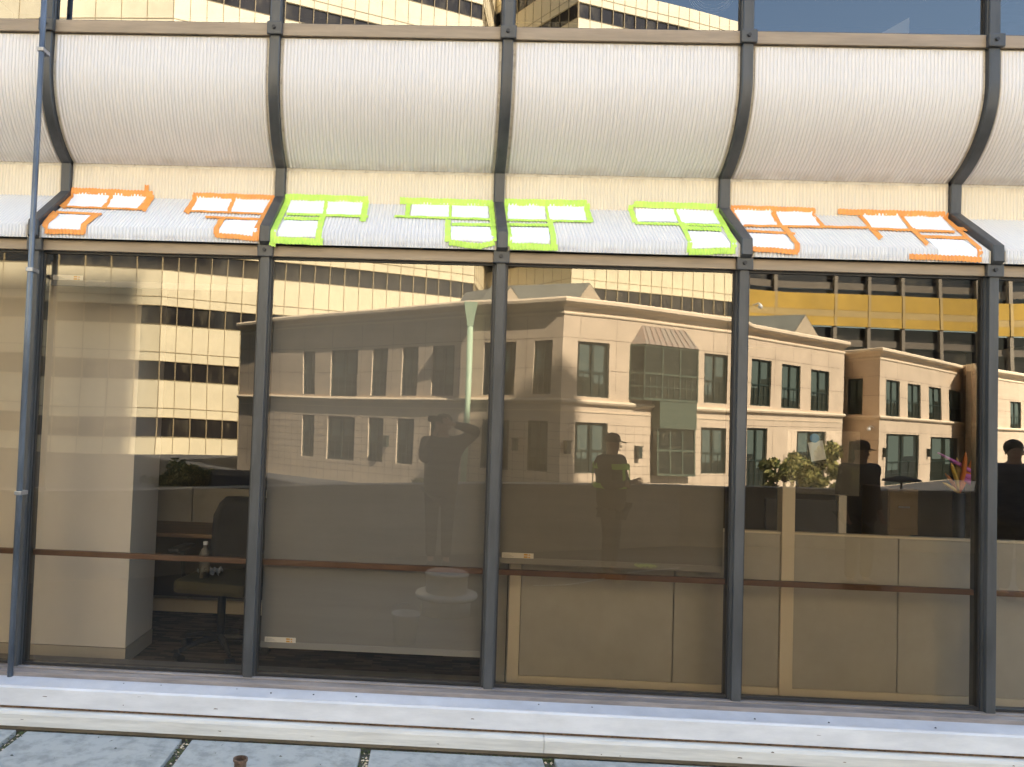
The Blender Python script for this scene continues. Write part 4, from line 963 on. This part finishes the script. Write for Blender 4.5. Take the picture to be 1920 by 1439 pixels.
# security cameras on the stone building
def seccam(x, y, k, label):
    p0, p1 = P[k], P[k+1]; u, z = on_wall(p0, p1, x, y); e2 = (p1-p0); e2.z = 0; e2.normalize(); n2 = V((e2.y, -e2.x, 0)); n2 = n2 if n2.y > 0 else -n2
    c_ = V((p0.x, p0.y, 0))+e2*max(.1, min(u, (p1-p0).length-.1))+V((0, 0, z))
    t = thing('security_camera', label, 'camera', 'white security cameras on the tan building')
    MB().tube([c_, c_+n2*.35+V((0, 0, .1)), c_+n2*.45], .05, 8).build('bracket', 'white', t)
    MB().ball(c_+n2*.45-V((0, 0, .12)), .14, .14, .16).build('dome', 'white', t, True)
seccam(1645, 805, 7, 'white dome security camera on the shaded recess wall, reflected in the glass')
seccam(1418, 577, 5, 'white dome security camera above the cornice corner, reflected in the glass')

# ------------------------------------------------------------------ cream tower with ribbon windows
tower = thing('cream_tower', 'tall cream panelled office tower with dark ribbon windows, reflected behind the tan building', 'building')
def vp(x, d, y=780):
    d *= KT; q = at(x, y, d); return V((q.x, 2*GY-d, 0))
KT = 1.2; TT = EYE+38.5*KT
def face(p0, p1, mod, z_top=TT):
    mod *= KT
    e = (p1-p0); L = e.length; e = e/L; n = V((e.y, -e.x, 0)); n = n if n.y > 0 or (abs(n.y) < 1e-3) else -n
    W = lambda u, z, o=0.0: V((p0.x, p0.y, 0))+e*u+V((0, 0, z))+n*o
    per = 4.15*KT; rh = 1.36*KT; z = EYE+2.08*KT-per*2; wall = MB(); jn = MB(); last = GZ
    k = 0; rib_z = []
    while z < z_top-rh:
        rib_z.append(z); z += per
    zs = [GZ]
    for z in rib_z:
        if z > GZ: 
            wall.quad(W(0, last), W(L, last), W(L, z), W(0, z))
            for q in (z, z+rh): wall.quad(W(0, q), W(L, q), W(L, q, -.12), W(0, q, -.12))
            g = MB().quad(W(0, z, -.12), W(L, z, -.12), W(L, z+rh, -.12), W(0, z+rh, -.12)).build('window_band', 'tower_glass', tower)
            mu = MB(); nn = max(1, round(L/mod))
            for j in range(nn+1): mu.obox(W(L*j/nn, z+rh/2, -.05), e, n, V((0, 0, 1)), 0.042, 0.06, rh/2)
            mu.build('glazing_bars', 'cream_joint', g)
            last = z+rh
            jn.obox(W(L/2, last+0.85, .01), e, n, V((0, 0, 1)), L/2, .012, .036)
            for q in (z-.03, z+rh+.03): jn.obox(W(L/2, q, .01), e, n, V((0, 0, 1)), L/2, .014, .028)
    wall.quad(W(0, last), W(L, last), W(L, z_top), W(0, z_top)); wall.build('wall', 'cream', tower)
    nn = max(1, round(L/mod)); zz_ = [GZ]+[q for z in rib_z if z > GZ for q in (z, z+rh)]+[z_top]
    for j in range(nn+1):
        for a, b in zip(zz_[::2], zz_[1::2]): jn.obox(W(L*j/nn, (a+b)/2, .012), e, n, V((0, 0, 1)), 0.03, .018, (b-a)/2)
    jn.build('panel_joints', 'cream_joint', tower)
T = [vp(-700, 58), vp(290, 56), vp(882, 67.5), vp(905, 77), vp(1062, 66.5), vp(1392, 73.5)]
face(T[0], T[1], 2.0); face(T[1], T[2], 1.2); face(T[3], T[4], 1.2, TT+6); face(T[4], T[5], 1.2)
face(T[2], T[3], 1.3, TT+6)
T2 = [T[5]+V((2, -14, 0)), T[0]+V((0, -16, 0))]
MB().add([(p.x, p.y, TT-.05) for p in T+T2], [tuple(range(8))]).build('roof', 'roof_metal', tower)
for a, b in ((T[5], T2[0]), (T2[0], T2[1]), (T2[1], T[0])): MB().quad((a.x, a.y, GZ), (b.x, b.y, GZ), (b.x, b.y, TT), (a.x, a.y, TT)).build('wall', 'cream', tower)

# ------------------------------------------------------------------ curved block, its sunlit strip coloured gold
cb = thing('curved_building', 'curved dark glass block with gold bands and pale columns, reflected above the tan building', 'building')
def arcpt(u):  # u 0..1 over the visible width
    x = 1380+u*700; d = 108+6*math.cos((u-.42)*2.6)
    q = at(x, 780, d); return V((q.x, 2*GY-d, 0))
NA = 36
def arcband(z0, z1, o, name, m, th=0.3):
    pts = [arcpt(k/NA) for k in range(NA+1)]
    return band(pts, [(o-th, z0), (o, z0), (o, z1), (o-th, z1)], name, m, cb)
def zy(y): return at(1690, y, 2*GY-arcpt((1690-1380)/700).y).z
arcband(GZ, zy(660), 0, 'dark_glazing', 'tower_glass')
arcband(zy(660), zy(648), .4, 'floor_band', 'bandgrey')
arcband(zy(648), zy(625), 0, 'dark_glazing', 'tower_glass')
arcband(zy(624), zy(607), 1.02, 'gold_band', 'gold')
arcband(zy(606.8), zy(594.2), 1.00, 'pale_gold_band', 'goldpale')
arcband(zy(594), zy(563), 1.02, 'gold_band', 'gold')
arcband(zy(565), zy(553), 0, 'dark_glazing', 'tower_glass')
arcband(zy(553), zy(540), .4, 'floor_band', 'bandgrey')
arcband(zy(540), zy(522), 0, 'dark_glazing', 'tower_glass')
arcband(zy(522), zy(512), .3, 'dark_glazing', 'tower_glass')
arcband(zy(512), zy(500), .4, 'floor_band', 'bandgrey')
arcband(zy(500), zy(440), 0, 'dark_glazing', 'tower_glass')
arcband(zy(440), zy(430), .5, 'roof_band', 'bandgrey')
for x_ in (1400, 1452, 1562, 1626, 1693, 1766, 1838, 1882, 1950, 2020):
    p = arcpt((x_-1380)/700); MB().box(p.x-.24, p.x+.24, p.y+.42, p.y+.95, GZ, zy(434)).build('column', 'colwhite', cb)
    MB().box(p.x-.20, p.x+.20, p.y+.96, p.y+1.10, zy(624), zy(563)).build('fin', 'goldpale', cb)  # sunlit column fronts across the gold strip, painted paler

# ------------------------------------------------------------------ tall neighbours behind the office whose shadows fall across the street
def plain_tower(name, label, x0, x1, y0, y1, zt_):
    t = thing(name, label, 'building')
    MB().box(x0, x1, y0, y1, GZ, zt_).build('wall', 'fascia', t)
    for k in range(int((zt_-4)/4)):
        MB().box(x0+.5, x1-.5, y0-.05, y0-.002, 2+k*4, 4+k*4).build('window_band', 'tower_glass', t)
    MB().box(x0-.2, x1+.2, y0-.2, y1+.2, zt_, zt_+.6).build('roof', 'parapet', t)
plain_tower('high_rise', 'tall pale high rise behind the office that shades the cream tower', -60, 33.7, 14.5, 30, 106)
plain_tower('slim_tower', 'slim pale tower beside the high rise', 39.6, 43.9, 14.5, 16, 60)

# ------------------------------------------------------------------ trees and shrubs by the street (seen in the glass)
def shrub(cx_, cy_, z0, rx, rz, n, m, label, seed, trunk=True):
    rr = random.Random(seed); t = thing('street_tree', label, 'tree', 'small trees beyond the parapet')
    mb = MB(); tr = MB(); tips = []
    h = rz*2
    tr.tube([(cx_, cy_, z0), (cx_+.05, cy_, z0+h*.3)], [.12, .08], 8)
    for k in range(9):
        a = rr.random()*6.28; q = V((cx_+rx*.7*math.cos(a)*rr.uniform(.3, 1), cy_+rx*.7*math.sin(a)*rr.uniform(.3, 1), z0+h*rr.uniform(.5, .95)))
        tr.tube([(cx_+.05, cy_, z0+h*.28), V((cx_, cy_, z0+h*.3)).lerp(q, .5)+V((0, 0, .1)), q], [.05, .03, .01], 5); tips.append(q)
    tr.build('trunk', 'bark', t)
    for c_ in range(26):
        a = rr.random()*6.28; r_ = rx*math.sqrt(rr.random())*.85; q = V((cx_+r_*math.cos(a), cy_+r_*math.sin(a), z0+h*(.97-.42*rr.random()-.22*(r_/rx)**2)))
        s_ = rx*rr.uniform(.18, .34)
        for k in range(n//26):
            d = V((rr.gauss(0, 1), rr.gauss(0, 1), rr.gauss(0, .8))).normalized()*s_*rr.uniform(.4, 1)
            p = q+d; u = V((rr.gauss(0, 1), rr.gauss(0, 1), rr.gauss(0, 1))).normalized(); v = u.orthogonal().normalized(); l = rr.uniform(.05, .10)
            mb.cur = 0 if rr.random() < .6 else 1
            mb.add([p-u*l, p+v*l*.5, p+u*l, p-v*l*.5], [(0, 1, 2, 3)])
    mb.build('crown', m, t)
def tree_at(px_, py_top, d, rx, m, label, seed, n=8400):
    q = at(px_, py_top, d); base = mir(q); h = (q.z-GZ)
    shrub(base.x, base.y, GZ, rx, h/2, n, m, label, seed)
tree_at(342, 868, 24, 1.0, ['leaf2', 'leaf1'], 'dark leafy tree beyond the parapet below the cream tower, reflected in the glass', 3)
tree_at(268, 882, 26, .5, ['leaf2', 'leaf1'], 'small dark bush top beside the taller green tree, reflected in the glass', 5, 2600)
tree_at(1484, 840, 24, .95, ['leaf1', 'leaf2'], 'yellow green tree left of the note, reflected in the glass', 8)
tree_at(1562, 836, 24, 1.15, ['leaf1', 'leaf2'], 'yellow green tree right of the note, reflected in the glass', 11)
tree_at(790, 888, 22, .55, ['leaf2', 'leaf1'], 'thin low bush top in front of the tan lower windows beside the photographer', 12, 1600)

# parked cars beyond the parapet
def car(px_, d, py_roof, label, rz=1.25):
    q = mir(at(px_, py_roof, d)); zr_ = q.z
    t = thing('parked_car', label, 'car', 'dark cars beyond the parapet', (q.x, q.y, zr_-1.5)); t.rotation_euler = (0, 0, rz)
    prof = [(-2.2, .35), (-2.2, .75), (-1.5, .92), (-.9, 1.42), (.2, 1.5), (1.0, 1.40), (1.7, 1.0), (2.2, .9), (2.25, .4)]
    n = len(prof); vs = [(x*(1 if abs(y) else 1), y*(.88 if z > 1.2 else 1), z) for y in (-.85, .85) for x, z in prof]
    MB().add(vs, [tuple(range(n))[::-1], tuple(range(n, 2*n))]+[(i, (i+1) % n, n+(i+1) % n, n+i) for i in range(n)]).build('car_body', 'cloth_dark', t)
    for sx_ in (-1.35, 1.4):
        for sy_ in (-.86, .86): MB().tube([(sx_, sy_-.1, .33), (sx_, sy_+.1, .33)], .33, 16).build('wheel', 'black', t)
    for s in (-.80, .80): MB().add([(x, s*1.012, z) for x, z in ((-1.0, 1.0), (1.3, 1.02), (.85, 1.34), (-.75, 1.34))], [(0, 1, 2, 3)]).build('side_window', 'win_dark', t)
struct(MB().box(-22, -6.2, -16, -12, GZ, EYE-2.45).build('road', 'asphalt'))
car(440, 24, 879, 'dark parked car beyond the parapet below the cream tower, reflected in the glass')

q = mir(at(1697, 896, 17)); t = thing('parasol', 'dark parasol just beyond the parapet beside the third person, reflected in the glass', 'parasol')
MB().lathe([(.36, -.10), (.34, -.06), (.15, 0), (0, .02), (0, .01), (.15, -.02), (.33, -.085), (.36, -.10)], q, 20).build('canopy', 'cloth_dark', t)
MB().tube([(q.x, q.y, GZ), (q.x, q.y, q.z)], .022, 8).build('pole', 'black', t)
# ------------------------------------------------------------------ people on the terrace (seen in the glass)
def skinmesh(name, verts, edges, m, parent, sub=2, root=0):
    me = bpy.data.meshes.new(name); me.from_pydata([v[0] for v in verts], edges, []); me.materials.append(M[m])
    o = bpy.data.objects.new(name, me); COL.objects.link(o); o.parent = parent
    sk_ = o.modifiers.new('skin', 'SKIN'); sk_.use_smooth_shade = True
    if not me.skin_vertices: me.attributes  # layer comes with the modifier
    bm = bmesh.new(); bm.from_mesh(me); lay = bm.verts.layers.skin.verify(); bm.verts.ensure_lookup_table()
    for i, v in enumerate(verts):
        r_ = v[1] if isinstance(v[1], tuple) else (v[1], v[1]); bm.verts[i][lay].radius = r_; bm.verts[i][lay].use_root = (i == root)
    bm.to_mesh(me); bm.free()
    ss = o.modifiers.new('sub', 'SUBSURF'); ss.levels = sub; ss.render_levels = sub
    return o
def person(x, y, h, rz, label, jacket='cloth_dark', trousers='cloth_grey', arms='down', cap=False, vest=False, bulk=1.0, legs=0.09):
    t = thing('person', label, 'person', None, (x, y, 0)); t.rotation_euler = (0, 0, rz); k = h/1.76
    # local frame: the person faces +y
    s = lambda X, Y, Z: (X*k, Y*k, Z*k)
    hip, chest, neck, head = s(0, 0, .95), s(0, -.01, 1.32), s(0, 0, 1.50), s(0, .02, 1.62)
    if arms == 'camera':
        el = {-1: s(-.20, .16, 1.22), 1: s(.40, .05, 1.58)}; wr = {-1: s(-.09, .27, 1.56), 1: s(.09, .24, 1.66)}
    elif arms == 'folded':
        el = {-1: s(-.29, .05, 1.12), 1: s(.29, .05, 1.12)}; wr = {-1: s(.06, .24, 1.18), 1: s(-.06, .22, 1.14)}
    else:
        el = {-1: s(-.26, -.03, 1.14), 1: s(.26, -.03, 1.14)}; wr = {-1: s(-.27, .06, .90), 1: s(.27, .06, .90)}
    sh = {q: s(q*.19, -.01, 1.43) for q in (-1, 1)}
    vs = [(hip, (.15*k, .11*k)), (s(0, 0, 1.12), (.13*k, .10*k)), (chest, (.15*k, .11*k)), (s(0, -.01, 1.43), (.10*k, .08*k)), (neck, (.055*k, .06*k)), (s(0, .015, 1.56), (.062*k, .072*k)), (head, (.076*k, .092*k)), (s(0, .0, 1.70), (.066*k, .08*k))]
    ed = [(i, i+1) for i in range(7)]
    for q in (-1, 1):
        b = len(vs); w_ = V(wr[q]); e_ = V(el[q]); dr = (w_-e_).normalized()
        vs += [(sh[q], .055*k), (el[q], .042*k), (wr[q], .026*k), (tuple(w_+dr*.07*k), (.038*k, .018*k))]; ed += [(3, b), (b, b+1), (b+1, b+2), (b+2, b+3)]
        b = len(vs); vs += [(s(q*.095, 0, .88), .08*k), (s(q*legs, .02, .50), .055*k), (s(q*legs, -.01, .09), .038*k), (s(q*(legs+.01), .14, .04), (.04*k, .03*k))]; ed += [(0, b), (b, b+1), (b+1, b+2), (b+2, b+3)]
    body = skinmesh('body', vs, ed, 'skin', t)
    # hands: five fingers rooted in the palm
    for q in (-1, 1):
        w_ = V(wr[q]); dr = (w_-V(el[q])).normalized(); side = dr.cross(V((0, 1, 0.3))).normalized(); cur = side.cross(dr).normalized()
        hv = [(tuple(w_+dr*.02*k), .022*k), (tuple(w_+dr*.075*k), .026*k)]; he = [(0, 1)]
        for f_, (o_, ln) in enumerate(((-.030, .062), (-.010, .075), (.010, .070), (.028, .055))):
            b = len(hv); p = w_+dr*.085*k+side*o_*k
            hv += [(tuple(p), .009*k), (tuple(p+dr*ln*.5*k+cur*.008*k), .0085*k), (tuple(p+dr*ln*.8*k+cur*.03*k), .007*k)]; he += [(1, b), (b, b+1), (b+1, b+2)]
        b = len(hv); p = w_+dr*.035*k-side*.03*k; hv += [(tuple(p), .011*k), (tuple(p+dr*.035*k-side*.02*k+cur*.01*k), .009*k), (tuple(p+dr*.06*k-side*.018*k+cur*.025*k), .008*k)]; he += [(0, b), (b, b+1), (b+1, b+2)]
        skinmesh('hand', hv, he, 'skin', t, 1)
    # face
    fm = MB(); fm.add([s(0, .135, 1.60), s(-.016, .108, 1.595), s(.016, .108, 1.595), s(0, .108, 1.64)], [(0, 1, 3), (0, 3, 2), (0, 2, 1)]); 
    for q in (-1, 1): fm.ball(s(q*.078, .01, 1.62), .012*k, .022*k, .032*k, 8)
    fm.build('nose_and_ears', 'skin', t, True)
    em = MB()
    for q in (-1, 1): em.ball(s(q*.032, .10, 1.645), .013*k, .008*k, .007*k, 8)
    em.build('eyes', 'gasket', t); MB().ball(s(0, .105, 1.565), .026*k, .008*k, .006*k, 10).build('mouth', 'red', t)
    # clothes
    jv = [(s(0, 0, .74), (.20*k, .15*k)), (s(0, 0, 1.05), (.19*k, .145*k)), (chest, (.21*k, .155*k)), (s(0, -.01, 1.42), (.13*k, .10*k)), (s(0, 0, 1.49), (.075*k, .075*k))]; je = [(0, 1), (1, 2), (2, 3), (3, 4)]
    for q in (-1, 1):
        b = len(jv); jv += [(sh[q], .088*k), (tuple(V(sh[q]).lerp(V(el[q]), .5)), .078*k), (el[q], .068*k), (tuple(V(el[q]).lerp(V(wr[q]), .93)), .038*k)]; je += [(3, b), (b, b+1), (b+1, b+2), (b+2, b+3)]
    jv = [(p, (r_[0]*bulk, r_[1]*bulk) if isinstance(r_, tuple) else r_*(1+(bulk-1)*.7)) for p, r_ in jv]
    skinmesh('jacket', jv, je, jacket, t)
    tv = [(s(0, 0, .93), (.19*k, .15*k))]; te = []
    for q in (-1, 1):
        b = len(tv); tv += [(s(q*.095, 0, .82), .10*k), (s(q*legs, .02, .50), .078*k), (s(q*legs, -.01, .10), .062*k)]; te += [(0, b), (b, b+1), (b+1, b+2)]
    skinmesh('trousers', tv, te, trousers, t)
    for q in (-1, 1): MB().cbox((q*legs-.05)*k, (q*legs+.05)*k, -.10*k, .19*k, 0, .085*k, .03).build('shoe', 'black', t, True)
    if cap:
        c_ = MB(); n = 20
        for i in range(7):
            pass
        c_.lathe([(.098*k, 0), (.100*k, .03*k), (.092*k, .07*k), (.06*k, .105*k), (0, .118*k)], s(0, .005, 1.66), 20)
        c_.add([s(-.075, .085, 1.665), s(.075, .085, 1.665), s(.055, .175, 1.655), s(-.055, .175, 1.655), s(-.075, .085, 1.675), s(.075, .085, 1.675), s(.055, .175, 1.662), s(-.055, .175, 1.662)], [(0, 1, 2, 3), (4, 7, 6, 5), (0, 3, 7, 4), (1, 5, 6, 2), (2, 6, 7, 3)])
        c_.build('cap', 'hair', t, True)
    else:
        MB().ball(s(0, -.018, 1.675), .092*k, .105*k, .095*k, 16).build('hair', 'hair', t, True)
    if vest:
        vb = MB()
        for zc, hh in ((1.36, .035), (1.12, .03)):
            a_ = [(math.cos(a*math.pi/12)*.205*k*bulk, math.sin(a*math.pi/12)*.16*k*bulk-.005) for a in range(24)]
            vb.add([(p[0], p[1], (zc+dz_)*k) for dz_ in (-hh, hh) for p in a_], [(i, (i+1) % 24, 24+(i+1) % 24, 24+i) for i in range(24)])
        for q in (-1, 1):
            vb.add([s(q*.05, .170*bulk, 1.10), s(q*.12, .155*bulk, 1.10), s(q*.12, .145*bulk, 1.40), s(q*.06, .15*bulk, 1.40)], [(0, 1, 2, 3)])
            vb.add([s(q*.05, -.175*bulk, 1.10), s(q*.12, -.16*bulk, 1.10), s(q*.12, -.155*bulk, 1.40), s(q*.06, -.16*bulk, 1.40)], [(0, 1, 2, 3)])
        vb.build('reflective_vest', 'hivis', t)
    return t
def place(px_, d, py_top):
    q = at(px_, py_top, d); return q.x, 2*GY-d, q.z
x_, y_, h_ = place(832, 9.36, 776)
person(x_, y_, h_, 0, 'person in dark clothes holding a phone up to take the picture, reflected in the glass', arms='camera', cap=True, bulk=1.12)
ph = thing('phone', 'black phone held up in front of the photographing person', 'phone')
MB().cbox(-.075, .075, -.045, -.036, EYE-.037, EYE+.037, .003).build('phone_body', 'black', ph)
MB().cbox(.045, .072, -.0355, -.033, EYE+.008, EYE+.034, .001).build('lens_bump', 'gasket', ph)
x_, y_, h_ = place(1147, 9.3, 812)
person(x_, y_, h_, R(-55), 'person in a cap and lime safety vest standing with arms folded, reflected in the glass', arms='folded', cap=True, vest=True, bulk=1.25)
x_, y_, h_ = place(1618, 9.2, 829)
person(x_, y_, h_, R(-20), 'person in a dark cap and jacket standing before the frosted screen, reflected in the glass', cap=True, legs=.12, bulk=1.22)
x_, y_, h_ = place(1897, 9.0, 822)
person(x_, y_, h_, R(15), 'person in a navy jacket at the far right edge, reflected in the glass', jacket='cloth_navy')
